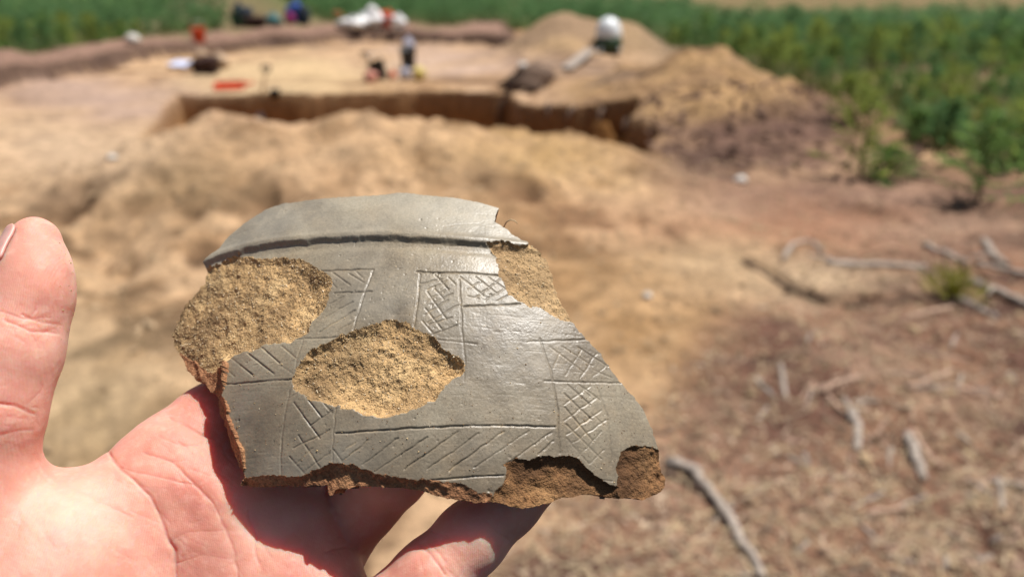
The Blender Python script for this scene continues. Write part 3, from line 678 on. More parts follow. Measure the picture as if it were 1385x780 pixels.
creases = [  # (points, depth mm, width px)
 ([(148, 612), (163, 633), (180, 647), (203, 670), (217, 701), (234, 740), (240, 790)], .9, 4.5),
 ([(197, 613), (234, 625), (262, 653), (282, 673), (299, 701), (313, 735), (326, 785)], .55, 4.0),
 ([(165, 632), (200, 640), (235, 650), (262, 655)], .25, 3),
 ([(232, 566), (250, 574), (271, 586), (290, 592)], .6, 4), ([(215, 590), (240, 600), (275, 603)], .25, 3),
 ([(30, 425), (60, 436), (88, 441)], .35, 4), ([(5, 432), (40, 446), (86, 452)], .45, 4), ([(0, 420), (30, 430), (70, 430)], .3, 3), ([(-10, 545), (20, 548), (48, 560)], .5, 5), ([(-10, 590), (20, 585), (44, 580)], .3, 4),
 ([(566, 735), (580, 746), (592, 762), (600, 775)], .6, 4), ([(575, 730), (590, 742), (604, 760)], .4, 3), ([(655, 702), (672, 718), (690, 730)], .4, 4),
 ([(336, 690), (345, 720), (350, 760)], .5, 4), ([(440, 745), (465, 738), (482, 742)], .5, 4),
 ([(60, 650), (120, 668), (180, 700)], .18, 5), ([(230, 735), (255, 720), (300, 715)], .2, 3), ([(238, 760), (270, 750), (310, 755)], .2, 3)]
rw = random.Random(4)
base_cr = list(creases)
for pts, a, w in base_cr:                       # finer wrinkles branching off and running beside each crease
    for k in range(7):
        i = rw.randrange(len(pts)-1); t = rw.random(); x0 = pts[i][0]*(1-t)+pts[i+1][0]*t; y0 = pts[i][1]*(1-t)+pts[i+1][1]*t
        dx, dy = pts[i+1][0]-pts[i][0], pts[i+1][1]-pts[i][1]; an = math.atan2(dy, dx)+rw.gauss(0, .55); L = rw.uniform(14, 48); x0 += rw.gauss(0, 9); y0 += rw.gauss(0, 9); bd = rw.gauss(0, .25)
        creases.append(([(x0, y0), (x0+L*.5*cos(an), y0+L*.5*sin(an)), (x0+L*.5*cos(an)+L*.5*cos(an+bd), y0+L*.5*sin(an)+L*.5*sin(an+bd))], a*rw.uniform(.15, .4), 3.0))
for k in range(60):                             # fine lines across the palm
    x0, y0 = rw.uniform(0, 330), rw.uniform(640, 790); an = rw.gauss(1.0, .5); L = rw.uniform(20, 60)
    creases.append(([(x0, y0), (x0+L*cos(an), y0+L*sin(an))], rw.uniform(.04, .10), 3.0))
wv = 3*fbm(hx/22, hy/22, 0, 91, 2)
wv2 = fbm(hx/30, hy/30, 3.3, 92, 2); dz = np.zeros(len(HV)); cr = np.zeros(len(HV))
for pts, a, w in creases:
    m = (hx > min(p[0] for p in pts)-25) & (hx < max(p[0] for p in pts)+25) & (hy > min(p[1] for p in pts)-25) & (hy < max(p[1] for p in pts)+25)
    d = poly_dist(hx[m]+wv[m], hy[m]+wv[m]*.6, pts)
    dz[m] -= a*.001*np.exp(-(d/(w*.42))**2)*.5*(1+.6*wv2[m]); cr[m] = np.maximum(cr[m], min(.7, a*.8)*np.exp(-(d/(w*.5))**2)); dz[m] -= a*.00035*np.exp(-(d/(w*2.2))**2)
dz *= front
# flesh: soft unevenness, pads
dz += .00035*fbm(HV[:, 0]*70, HV[:, 1]*70, HV[:, 2]*70, 95, 3)
def pad(x, y, s, a): return a*.001*np.exp(-(((hx-x)/s)**2+((hy-y)/s)**2))*front
dz += pad(62, 372, 34, 1.0)+pad(250, 640, 40, .6)+pad(100, 740, 70, 1.0)-pad(130, 690, 40, 1.2)+pad(655, 715, 26, .5)-pad(262, 690, 30, .6)
HV = HV+dz[:, None]*HN

kn = NT('skin')
b1 = kn.noise(26, 4, .55); b2 = kn.noise(95, 4, .6); b3 = kn.noise(420, 3, .6)
sc = kn.ramp(b1, [(.32, (.62, .255, .19)), (.5, (.75, .375, .285)), (.68, (.84, .52, .41))])
sc = kn.mix(kn.ramp(b2, [(.5, 0.), (.75, .5)]), sc, (.72, .31, .255)); sc = kn.mix(kn.ramp(b3, [(.5, 0.), (.8, .3)]), sc, (.84, .60, .49))
wvn = kn.node('ShaderNodeTexWave', wave_type='BANDS'); wvn.inputs['Scale'].default_value = 620; wvn.inputs['Distortion'].default_value = 9; wvn.inputs['Detail'].default_value = 1.5; wvn.inputs['Detail Scale'].default_value = .12
kn.link(kn.co.outputs['Object'], wvn.inputs['Vector'])
vc = kn.noise(900, 3, .6); vcr = vc
nn = kn.bump(wvn.outputs['Fac'], .09, .0003); nn = kn.bump(vcr, .25, .0004, nn); nn = kn.bump(kn.noise(240, 5, .6), .3, .0010, nn)
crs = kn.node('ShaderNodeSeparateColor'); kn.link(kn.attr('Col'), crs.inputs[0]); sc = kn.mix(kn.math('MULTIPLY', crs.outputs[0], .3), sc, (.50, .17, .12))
M_skin = kn.finish(sc, kn.ramp(b3, [(.3, .44), (.7, .58)]), nn, .26)
kb = kn.b; kb.inputs['Subsurface Weight'].default_value = 1.0; kb.inputs['Subsurface Radius'].default_value = (1, .24, .12); kb.inputs['Subsurface Scale'].default_value = .0075
hb = P(40, 1100, .216)
hand = empty('hand', tuple(hb), 'bare left hand with raised thumb, its fingers cradling the pottery sherd from behind', 'hand')
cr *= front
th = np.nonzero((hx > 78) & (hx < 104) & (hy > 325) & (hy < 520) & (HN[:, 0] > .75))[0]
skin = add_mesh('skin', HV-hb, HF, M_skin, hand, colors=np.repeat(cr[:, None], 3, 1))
grains(HV[t_ := rng.choice(th, 40)], HN[t_], .00016, 'sand_grains', M_grain, hand, hb)
# thumb nail on the outer side of the thumb tip
nv = []; nF = []
A0, B0 = P(48, 302, .2095), P(42, 384, .2045); ax_ = (A0-B0)/np.linalg.norm(A0-B0)
nd = -.78*RX-.64*FW; nd = nd-ax_*(nd@ax_); nd /= np.linalg.norm(nd); td = np.cross(ax_, nd)
nu, nvn = 18, 14
for i in range(nu+1):
    s = i/nu
    for j in range(nvn+1):
        t = j/nvn*2-1
        rr = (49+3*s)*.2055/FPX*(1.085)
        wdt = .72*(1-.0*s)*(1 if s > .15 else (.72+.28*math.sqrt(s/.15)))*(1 if s < .85 else math.sqrt(max(0, 1-((s-.85)/.15)**2*.7)))
        an = t*wdt
        c = A0+(B0-A0)*(.0+.85*s)+ax_*.0005
        nv.append(c+rr*(cos(an)*nd+sin(an)*td)*(1-.05*max(0, .2-s)*5))
for i in range(nu):
    for j in range(nvn):
        a = i*(nvn+1)+j; nF.append((a, a+1, a+nvn+2, a+nvn+1))
nva = np.array(nv)
for it in range(3):                             # seat the nail just proud of the skin
    nva = nva+(.00028-hand_d(nva))[:, None]*h_normal(nva)
nv = nva
nl = add_mesh('thumbnail', np.array(nv)-hb, nF, simple('nail', (.68, .37, .31), .45, .06, 200, .5, **{'Subsurface_Weight': .3, 'Subsurface_Scale': .002}), skin, label='short pale thumbnail seen edge-on')
sol = nl.modifiers.new('thick', 'SOLIDIFY'); sol.thickness = .0008; sol.offset = -1



# ------------------------------------------------------------------ VEGETATION
M_fol = [simple('pine_green', (.155, .26, .07), .6, .35, 6, .3), simple('bright_pine_green', (.27, .33, .075), .6, .35, 6, .3), simple('blue_pine_green', (.12, .23, .085), .6, .35, 6, .3)]
for m in M_fol:
    t_ = m.node_tree; b = t_.nodes['Principled BSDF']; tl = t_.nodes.new('ShaderNodeBsdfTranslucent'); mx = t_.nodes.new('ShaderNodeMixShader'); mx.inputs[0].default_value = .6
    t_.links.new(b.inputs['Base Color'].links[0].from_socket, tl.inputs[0]); t_.links.new(b.outputs[0], mx.inputs[1]); t_.links.new(tl.outputs[0], mx.inputs[2])
    t_.links.new(mx.outputs[0], [n for n in t_.nodes if n.type == 'OUTPUT_MATERIAL'][0].inputs[0])
M_bark = simple('young_bark', (.13, .095, .06), .9, .3, 40)
def pine_mesh(h, w, nb, nn, seed, leaf=.09):
    r = random.Random(seed); mb = MB(); tv = MB()
    lean = (r.uniform(-.06, .06)*h, r.uniform(-.06, .06)*h)
    tv.tube([(0, 0, -.05), (lean[0]*.5, lean[1]*.5, h*.5), (lean[0], lean[1], h*.96)], [.014*h+.004, .009*h+.003, .002], 6)
    vs = []; fs = []
    for b in range(nb):
        t = (b+.5)/nb; z = h*(.06+.9*t); an = b*2.4+r.uniform(-.4, .4); L = w*(1.05-t*.85)*r.uniform(.65, 1.15)
        d = np.array([cos(an), sin(an), .25+.5*t]); d /= np.linalg.norm(d)
        o = np.array([lean[0]*t, lean[1]*t, z])
        for k in range(nn):
            s = (k+.5)/nn; p = o+d*L*s+np.array([0, 0, .05*L*s*s])
            q = d*.7+np.array([r.gauss(0, .6), r.gauss(0, .6), r.gauss(.05, .4)]); q /= np.linalg.norm(q)
            ll = leaf*r.uniform(.6, 1.25); sd_ = np.cross(q, [r.gauss(0, 1), r.gauss(0, 1), r.gauss(0, 1)]); sd_ /= np.linalg.norm(sd_)+1e-9
            i = len(vs); vs += [p-sd_*ll*.13, p+sd_*ll*.13, p+q*ll]; fs.append((i, i+1, i+2))
    mb.add(vs, fs); return mb, tv
pine_var = []
for k in range(9):
    h = [.58, .72, .48, .66, .54, .78, .44, .62, .68][k]
    mb, tv = pine_mesh(h, .42*h+.10, 26, 13, 100+k, .10)
    f = mb.build('foliage', M_fol[k % 3], None, False); t = tv.build('trunk', M_bark)
    pine_var.append((f.data, t.data, h)); bpy.data.objects.remove(f); bpy.data.objects.remove(t)
def put_pine(x, y, var, s, label, group=None, name='pine_sapling', fol=None):
    z = float(height(np.array([x]), np.array([y]))[0])
    e = empty(name, (x, y, z-.02), label, 'sapling', group, (0, 0, random.uniform(0, 6.28))); e.scale = (s, s, s*random.uniform(.85, 1.15))
    fd, td, h = pine_var[var]
    for nme, d in (('foliage', fd), ('trunk', td)):
        o = bpy.data.objects.new(nme, d); col.objects.link(o); o.parent = e
    return e
# row of the image below which no saplings stand, for each column
VX = [-300, 0, 60, 110, 200, 300, 310, 430, 440, 560, 600, 690, 760, 860, 900, 1000, 1060, 1130, 1200, 1260, 1330, 1385, 1700]
VY = [110, 82, 76, 66, 53, 45, 26, 26, 33, 33, 36, 34, 22, 24, 48, 72, 86, 100, 140, 172, 195, 205, 240]
spots = []
R_ = random.Random(11)
tries = 0
grid_ = {}
while len(spots) < 1300 and tries < 60000:
    tries += 1
    px = R_.uniform(-150, 1540); py = 4+ (R_.random()**(1.8 if px > 900 else 1.3))*200
    lim = np.interp(px, VX, VY)
    if py > lim: continue
    q = G(px, py, .2)
    if q[1] > (25.5 if px > 930 else 38): continue
    # clearings: sandy strip on the left, thin cover on the right foreground
    if px < 260 and py < 34-.05*px and R_.random() < .9: continue
    if px > 1020 and py > 66 and R_.random() < .5+.3*min(1, (py-66)/80): continue
    md = .52 if q[1] < 22 else .6
    gk = (int(q[0]/md), int(q[1]/md))
    if gk in grid_: continue
    grid_[gk] = 1
    spots.append((q[0], q[1], px, py))
spots.sort(key=lambda s: math.hypot(s[0], s[1]))
print('SAPLINGS', len(spots), [round(s[1], 1) for s in spots[::60]])
lab_l = 'small pine sapling growing on the soil bank behind the stripped sand'
lab_m = 'bushy pine sapling in the dense row beyond the white sacks and wheelbarrow'
lab_r = 'pine sapling among the thin undergrowth to the right of the soil heap'
for i, (x, y, px, py) in enumerate(spots[:290]):
    lab, g = (lab_l, 'saplings on the left bank') if px < 430 else (lab_m, 'saplings beyond the excavation') if px < 960 else (lab_r, 'saplings right of the heap')
    vv = i*5 % 9; tone = ('mid-green', 'yellow-green', 'blue-green')[vv % 3]
    put_pine(x, y, vv, R_.uniform(.75, 1.2)*(.8 if px < 430 else .6 if py > 85 else 1), tone+' '+lab, tone+' '+g)
far = spots[290:]
mv = []; mf = []; n0 = 0
for i, (x, y, px, py) in enumerate(far):
    fd, td, h = pine_var[i % 9]
    co = np.empty(len(fd.vertices)*3, np.float32); fd.vertices.foreach_get('co', co); co = co.reshape(-1, 3)[:26*13*3]
    co = co.reshape(-1, 3, 3)[::3].reshape(-1, 3); a = R_.uniform(0, 6.28); s = R_.uniform(.8, 1.25)
    v = (co @ rotz(a).T)*s*np.array([1.5, 1.5, 1])+np.array([x, y, float(height(np.array([x]), np.array([y]))[0])]); mv.append(v)
    k = len(v)//3; mf.append(np.arange(n0, n0+3*k).reshape(-1, 3)); n0 += 3*k
if mv: add_mesh('pine_thicket', np.concatenate(mv), np.concatenate(mf), M_fol[2], smooth=False, kind='stuff', label='distant mass of green pine saplings', category='thicket')
# grass and herbs between the saplings
gv = []; gf = []; n0 = 0
for i in range(2600):
    px = R_.uniform(-60, 1450); lim = np.interp(px, VX, VY)+(26 if px > 1000 else 4); py = R_.uniform(14, lim)
    q = G(px, py, .1)
    if px < 260 and R_.random() < .3: continue
    z = float(height(np.array([q[0]]), np.array([q[1]]))[0])
    for b in range(7):
        a = R_.uniform(0, 6.28); l = R_.uniform(.10, .32); w = .02; t = R_.uniform(.15, .7)
        o = np.array([q[0]+R_.gauss(0, .12), q[1]+R_.gauss(0, .12), z-.01]); d = np.array([cos(a)*t, sin(a)*t, 1])*l; s = np.array([-sin(a), cos(a), 0])*w
        gv += [o-s, o+s, o+d]; gf.append((n0, n0+1, n0+2)); n0 += 3
add_mesh('grass', np.array(gv), np.array(gf), simple('grass_green', (.15, .185, .055), .7, .45, 3), smooth=False, kind='stuff', label='thin green grass and herbs between the saplings', category='grass')
# nearer single plants
def single(px, py, h, var, label, name='pine_sapling', slim=1.0):
    q = hit(px, py); e = put_pine(q[0], q[1], var, h/pine_var[var][2], label, None, name); e.scale[0] *= slim; e.scale[1] *= slim; return e
single(1163, 246, .86, 1, 'slender green sapling standing alone at the foot of the brown heap', slim=.8)
single(1196, 244, .28, 6, 'low bright green sapling beside the slender sapling at the heap', slim=1.8)
single(1322, 272, .62, 3, 'sparse green sapling with a dark brushy foot right of the brown heap', slim=1.3)
single(1275, 200, .5, 2, 'small sapling on the pale sand patch right of the heap')
single(1240, 190, .34, 6, 'tiny sapling at the edge of the bright sand patch', slim=1.3)
single(1375, 225, .6, 7, 'bushy sapling at the far end of the leafy strip', slim=1.4)
single(1150, 165, .42, 4, 'short sapling at the ochre tail of the heap', slim=1.3)
# bright yellow-green seedling among the sticks
q = hit(1283, 402); r_ = random.Random(5); vs = []; fs = []
for k in range(420):
    a = r_.uniform(0, 6.28); el = r_.uniform(.25, 1.4); d = np.array([cos(a)*cos(el), sin(a)*cos(el), sin(el)]); p = d*r_.uniform(.02, .15)*np.array([1.15, 1.15, .95]); l = r_.uniform(.03, .07)
    d2 = d+np.array([r_.gauss(0, .4), r_.gauss(0, .4), r_.gauss(.2, .3)]); d2 /= np.linalg.norm(d2); s = np.cross(d2, [r_.gauss(0, 1), r_.gauss(0, 1), r_.gauss(0, 1)]); s /= np.linalg.norm(s)
    i = len(vs); vs += [p-s*.004, p+s*.004, p+d2*l]; fs.append((i, i+1, i+2))
e = empty('pine_seedling', tuple(q), 'bright yellow-green needle tuft growing between the grey sticks', 'seedling')
mb = MB(); mb.add(vs, fs); mb.build('needles', simple('fresh_needles', (.30, .31, .035), .6, .35, 25), e, False)
mb = MB(); 
for k in range(5): a = k*1.26; mb.tube([(0, 0, -.03), (.03*cos(a), .03*sin(a), .05), (.09*cos(a), .09*sin(a), .11)], [.006, .005, .002], 5)
mb.build('stem', M_bark, e)

# ------------------------------------------------------------------ STICKS AND LITTER
M_grey = simple('weathered_grey_wood', (.36, .30, .25), .9, .45, 45, bump=.004)
M_pinkw = simple('pinkish_stripped_wood', (.42, .28, .20), .9, .45, 45, bump=.004)
M_darkw = simple('dark_rotten_wood', (.13, .085, .06), .9, .3, 60, bump=.002)
def stick(pts, wpx, mat, name, label, group=None, lift=.35, twig=None):
    W = [hit(*p) for p in pts]; dist = np.linalg.norm(W[0]-C0); r = wpx*.42*dist/FPX
    W = [w+np.array([0, 0, r*lift]) for w in W]; c = W[0]*0+W[0]
    # resample smoothly
    pp = []; n = len(W)
    for i in range(n-1):
        for t in np.linspace(0, 1, 4, endpoint=False):
            p0, p1, p2, p3 = W[max(i-1, 0)], W[i], W[i+1], W[min(i+2, n-1)]
            pp.append(.5*((2*p1)+(-p0+p2)*t+(2*p0-5*p1+4*p2-p3)*t*t+(-p0+3*p1-3*p2+p3)*t**3))
    pp.append(W[-1]); pp = [p+rng.normal(0, r*.22, 3) for p in pp]
    rr = [r*(1-.35*k/len(pp))*rng.uniform(.75, 1.15) for k in range(len(pp))]; rr[0] *= .8; rr[-1] *= .6
    e = empty(name, tuple(c), label, 'stick' if name != 'log' else 'log', group)
    mb = MB(); mb.tube([p-c for p in pp], rr, 8); mb.build('stem', mat, e)
    if twig is not None:
        i = int(len(pp)*twig); d = (pp[min(i+1, len(pp)-1)]-pp[i-1]); d /= np.linalg.norm(d); s = np.cross(d, [0, 0, 1]); 
        mb = MB(); mb.tube([pp[i]-c, pp[i]-c+(d*.8+s*.7)*r*4+np.array([0, 0, r]), pp[i]-c+(d*1.0+s*.9)*r*8+np.array([0, 0, 1.2*r])], [r*.5, r*.4, r*.2], 6); mb.build('side_twig', mat, e)
    return e
stick([(902, 630), (932, 642), (962, 676), (992, 724), (1034, 790)], 19, M_grey, 'branch', 'long curved grey branch running out from behind the sherd corner', lift=.9)
stick([(896, 640), (920, 652), (948, 668)], 12, M_darkw, 'branch', 'short dark branch lying against the long curved grey branch')
stick([(1120, 358), (1180, 360), (1250, 364)], 13, M_grey, 'branch', 'straight grey branch lying level behind the yellow-green seedling', twig=.6)
stick([(1058, 356), (1072, 336), (1095, 331), (1112, 346)], 8, M_grey, 'branch', 'small arched grey branch on the sand by the dark ledge', lift=1.5)
stick([(1248, 332), (1285, 347), (1312, 360)], 10, M_grey, 'branch', 'thin grey branch slanting down behind the yellow-green seedling')
stick([(1330, 328), (1345, 348), (1362, 362)], 10, M_grey, 'branch', 'grey forked branch leaning on the pale lying branch', twig=.5)
stick([(1318, 358), (1352, 365), (1400, 374)], 10, M_grey, 'branch', 'pale grey branch lying flat beyond the seedling')
stick([(1313, 385), (1342, 397), (1366, 408), (1396, 424)], 15, M_grey, 'branch', 'thick pale grey branch with a knot beside the seedling', lift=.7, twig=.35)
stick([(1283, 400), (1315, 415), (1348, 432)], 10, M_grey, 'branch', 'thin grey branch lying below the thick knotted branch')
stick([(1222, 432), (1255, 424), (1292, 418)], 9, M_pinkw, 'branch', 'dark-shadowed stick lying under the seedling')
stick([(1003, 354), (1040, 376), (1075, 397), (1110, 411), (1160, 415), (1232, 406)], 6, M_darkw, 'root', 'dark bare root running along the little sand ledge')
sl = [(1105, 532, 1168, 511, 11, 1), (1118, 536, 1142, 562, 8, 1), (1150, 556, 1160, 612, 16, 0), (1228, 526, 1286, 502, 10, 1), (1288, 524, 1356, 541, 9, 1), (1226, 592, 1250, 652, 17, 0), (1232, 583, 1272, 632, 9, 1), (1140, 542, 1152, 560, 9, 0), (1055, 496, 1064, 542, 9, 0), (1172, 696, 1252, 690, 9, 1), (1350, 650, 1356, 692, 8, 0), (1304, 748, 1332, 782, 8, 1), (1022, 512, 1048, 536, 9, 0), (1090, 345, 1125, 352, 6, 0), (1240, 470, 1310, 490, 7, 1), (1370, 660, 1385, 668, 10, 2), (1168, 592, 1200, 606, 8, 1), (1145, 615, 1146, 650, 5, 1)]
ulab = ['short pinkish stick lying across its neighbour in the litter', 'thin pinkish stick propped under the crossing stick', 'thick pale stick end standing out of the litter', 'slanting pinkish stick on bare litter right of the crossing sticks', 'level pinkish stick on the litter beyond the stub', 'thick grey stick stub with a dark shadow at its lower end', 'thin pinkish stick beside the thick grey stub', 'pale chip of wood above the thick stick end', 'pale grey splinter at the sandy edge of the litter', 'long thin stick lying level in the brown litter', 'short grey stick pointing away in the brown litter', 'pinkish stick near the dry grass litter', 'grey splinter pair on the sandy edge of the litter', 'thin grey splinter under the arched branch', 'faint thin stick below the dark ledge', 'dark stick end in the brown litter', 'short pinkish stick between stub and stick end', 'fine straw-coloured stem in the litter']
for (a, b, c, d, w, k), lb in zip(sl, ulab):
    stick([(a, b), ((a+c)/2+rng.normal(0, 2), (b+d)/2+rng.normal(0, 2)), (c, d)], w, (M_grey, M_pinkw, M_darkw)[k], 'stick', lb)
for k in range(150):
    px = R_.uniform(900, 1400); py = R_.uniform(440, 790)
    if px < 940+(780-py)*.25: continue
    a = R_.uniform(0, pi); L = R_.uniform(14, 46)*(.5+py/800)
    stick([(px, py), (px+L*.5*cos(a), py+L*.3*sin(a)), (px+L*cos(a), py+L*.6*sin(a))], R_.uniform(2.8, 6.5)*(.4+py/900), (M_grey, M_pinkw, M_darkw)[k % 3], 'twig', ('grey', 'pinkish', 'dark brown')[k % 3]+' loose twig scattered over the brown litter', ('grey', 'pinkish', 'dark brown')[k % 3]+' twigs scattered over the litter', twig=.5 if k % 7 == 0 else None)
# chips, needles and crumbs nobody could count
def scatter_chips(n, region, size, mat, name, label, flat=.45):
    cv = np.array([[1, 0, 0], [-1, 0, 0], [0, 1, 0], [0, -1, 0], [0, 0, 1], [0, 0, -1.]]); cf = np.array([[0, 2, 4], [2, 1, 4], [1, 3, 4], [3, 0, 4], [2, 0, 5], [1, 2, 5], [3, 1, 5], [0, 3, 5]])
    pts = []
    while len(pts) < n:
        p = region()
        if p is not None: pts.append(p)
    pts = np.array(pts); Z = height(pts[:, 0], pts[:, 1]); q = np.linalg.qr(rng.normal(size=(n, 3, 3)))[0]
    s = np.abs(np.stack([rng.lognormal(0, .75, n), rng.lognormal(0, .3, n)*flat*1.4, rng.lognormal(0, .3, n)*flat], 1))*size
    az = rng.uniform(0, 6.28, n); Rz = np.zeros((n, 3, 3)); Rz[:, 0, 0] = np.cos(az); Rz[:, 0, 1] = -np.sin(az); Rz[:, 1, 0] = np.sin(az); Rz[:, 1, 1] = np.cos(az); Rz[:, 2, 2] = 1
    v = np.einsum('nij,nkj->nki', Rz, cv[None]*s[:, None]*rng.uniform(.7, 1.25, (n, 6, 1)))
    v[:, :, 2] += (rng.normal(0, .25, n)[:, None]*v[:, :, 0]); v += np.stack([pts[:, 0], pts[:, 1], Z+s[:, 2]*.4], 1)[:, None]
    f = cf[None]+6*np.arange(n)[:, None, None]
    return add_mesh(name, v.reshape(-1, 3), f.reshape(-1, 3), mat, smooth=False, kind='stuff', label=label, category='litter')
def reg_right():
    px = R_.uniform(640, 1420); py = R_.uniform(270, 800)
    ln = np.interp(py, [250, 330, 430, 560, 690, 780, 1200], [880, 1080, 1010, 900, 760, 640, 500])
    if px < ln+R_.gauss(0, 60): return None
    g = G(px, py); return g[:2]
def reg_heap():
    x = R_.uniform(-4, 2.5); y = R_.uniform(1.7, 6.6); return (x, y)
def reg_rheap():
    return (R_.uniform(1.3, 4.0), R_.uniform(5.9, 8.9))
scatter_chips(2600, reg_right, .011, simple('bark_crumbs', (.15, .09, .06), .9, .5, 20), 'bark_litter', 'dark bark crumbs and twig litter over the ground', .4)
scatter_chips(1500, reg_right, .014, simple('pale_wood_chips', (.46, .34, .24), .9, .4, 20), 'wood_chip_litter', 'pale wood chips scattered over the ground', .25)
scatter_chips(2400, reg_heap, .013, simple('sand_clods', (.40, .28, .165), .95, .3, 20), 'sand_clods', 'small sand clods on the near heap', .7)
scatter_chips(420, reg_rheap, .036, simple('soil_clods', (.17, .10, .07), .95, .4, 20), 'soil_clods', 'dark soil clods on the heap at the trench end', .7)
# dry straw
def straw(n, name):
    vs = []; fs = []
    for i in range(n):
        p = None
        while p is None: p = reg_right()
        z = float(0); a = R_.uniform(0, 6.28); l = R_.uniform(.03, .12); d = np.array([cos(a), sin(a), R_.uniform(0, .35)])*l; s = np.array([-sin(a), cos(a), 0])*.0016
        o = np.array([p[0], p[1], 0]); k = len(vs); vs += [o-s, o+s, o+d+s*.3, o+d-s*.3]; fs.append((k, k+1, k+2, k+3))
    vs = np.array(vs); hz_ = height(vs[::4, 0], vs[::4, 1]); vs[:, 2] += np.repeat(hz_, 4)+.006
    return add_mesh(name, vs, np.array(fs), simple('dry_straw', (.52, .40, .24), .8, .3, 20), smooth=False, kind='stuff', label='dry straw and needles lying over the ground', category='litter')
straw(1800, 'dry_straw')
# pale pebbles
M_peb = simple('pale_pebble', (.68, .64, .58), .6, .12, 30)
for px, py, w, lab in [(875, 398, 13, 'white pebble on the tan sand slope'), (1001, 241, 17, 'white stone at the foot of the brown heap'), (181, 52, 18, 'white stone among the saplings on the left bank'), (1270, 96, 14, 'pale stone in the leafy strip right of the heap'), (56, 56, 16, 'pale stone on the clearing in the left saplings'), (152, 212, 12, 'small white pebble on the pale stripped sand'), (707, 88, 13, 'pale stone on the dark corner of the trench')]:
    q = hit(px, py+w*.4); r = w/2*np.linalg.norm(q-C0)/FPX
    e = empty('pebble', tuple(q), lab, 'stone'); mb = MB(); mb.blob((0, 0, r*.5), (r, r*.85, r*.7), int(px), .18, 12, 8); mb.build('stone_body', M_peb, e)

# ------------------------------------------------------------------ TOOLS AND GEAR ROUND THE TRENCH
M_black = simple('black_rubber', (.018, .018, .02), .5, .2, 20); M_steel = simple('dull_steel', (.35, .36, .38), .38, .15, 40, Metallic=.7)
M_red = simple('red_orange_plastic', (.62, .085, .03), .45, .1, 20); M_wood = simple('ash_handle', (.42, .28, .15), .6, .2, 30)
M_green = simple('dark_green_paint', (.03, .06, .028), .4, .2, 20); M_glint = simple('pale_tray_glint', (.80, .83, .84), .25, .05, 20, .5)
M_white = simple('white_woven_sack', (.82, .81, .80), .6, .06, 60); M_blue = simple('blue_cloth', (.05, .10, .36), .8, .2, 30); M_mag = simple('magenta_cloth', (.30, .03, .14), .8, .2, 30)
M_navy = simple('dark_navy_cloth', (.025, .035, .05), .85, .3, 30); M_brn = simple('dark_brown_sacking', (.05, .025, .02), .9, .3, 30); M_tanc = simple('tan_cloth', (.50, .36, .24), .85, .15, 30)
M_paper = simple('pale_blue_sheet', (.60, .64, .82), .7, .05, 20); M_yel = simple('yellow_bag', (.62, .50, .16), .6, .1, 30); M_lil = simple('lilac_grey_bag', (.50, .50, .60), .5, .1, 30)
M_pink = simple('salmon_bag', (.72, .32, .24), .6, .1, 30)
def px2m(q): return np.linalg.norm(q-C0)/FPX
def bucket(px, py, dia_px, mat, name, label, tilt=(0, 0), hgt=1.0, handle=True):
    q = hit(px, py); s = px2m(q)*dia_px/2; e = empty(name, tuple(q+np.array([0, 0, s*.3*abs(sin(tilt[0]))])), label, 'bucket', None, (tilt[0], 0, tilt[1]))
    mb = MB(); mb.lathe([(s*.74, 0), (s*.78, .02*s), (s*1.0, 1.9*s*hgt), (s*1.06, 1.9*s*hgt), (s*1.06, 2.0*s*hgt), (s*.96, 2.0*s*hgt), (s*.72, .1*s)], 20); mb.build('shell', mat, e)
    if handle:
        mb = MB(); mb.tube([(s*1.05*cos(t), -.25*s*sin(t), 2*s*hgt+s*.9*sin(t)) for t in np.linspace(0, pi, 11)], s*.05, 6); mb.build('handle', M_steel, e)
    return e
def shovel(px, py, top_px, top_py, label, stuck=True, dz=0.0):
    q = hit(px, py); d = np.linalg.norm(q-C0); t = C0+ray(top_px, top_py)*d*1.0
    e = empty('shovel', tuple(q), label, 'shovel'); T = t-q; L = np.linalg.norm(T); u = T/L; sx = np.array([1., 0, 0])
    mb = MB(); mb.tube([u*.02, u*L*.5, u*(L-.05)], .019, 8); mb.build('shaft', M_wood, e)
    mb = MB(); mb.tube([u*(L-.07)-sx*.0, u*(L-.04)-sx*.055, u*L-sx*.055, u*L+sx*.055, u*(L-.04)+sx*.055, u*(L-.07)], .018, 8); mb.build('grip', M_black, e)
    mb = MB(); bl = []; 
    for i in range(7):
        a = i/6; w = .095*(1 if a < .6 else math.sqrt(max(.02, 1-((a-.6)/.42)**2)))
        for j in range(5): b = j/4*2-1; bl.append(u*(.10-a*.28)+sx*b*w+np.cross(u, sx)*(.02*b*b))
    mb.add(bl, [(i*5+j, i*5+j+1, i*5+j+6, i*5+j+5) for i in range(6) for j in range(4)]); o = mb.build('blade', M_steel, e); m = o.modifiers.new('t', 'SOLIDIFY'); m.thickness = .004
    return e
def sack(px, py, w_px, h_px, mat, name, label, seed=1, cat='sack', lift=0.0, tie=True):
    q = hit(px, py); k = px2m(q); w, h = w_px*k/2, h_px*k
    e = empty(name, tuple(q+np.array([0, 0, lift])), label, cat); mb = MB(); mb.blob((0, 0, h*.42), (w, w*.75, h*.46), seed, .45, 18, 12, 2.2); mb.build('body', mat, e)
    if tie: mb = MB(); mb.lathe([(w*.18, h*.80), (w*.10, h*.88), (w*.22, h*1.02), (w*.16, h*1.06)], 10); mb.build('tied_neck', mat, e)
    return e
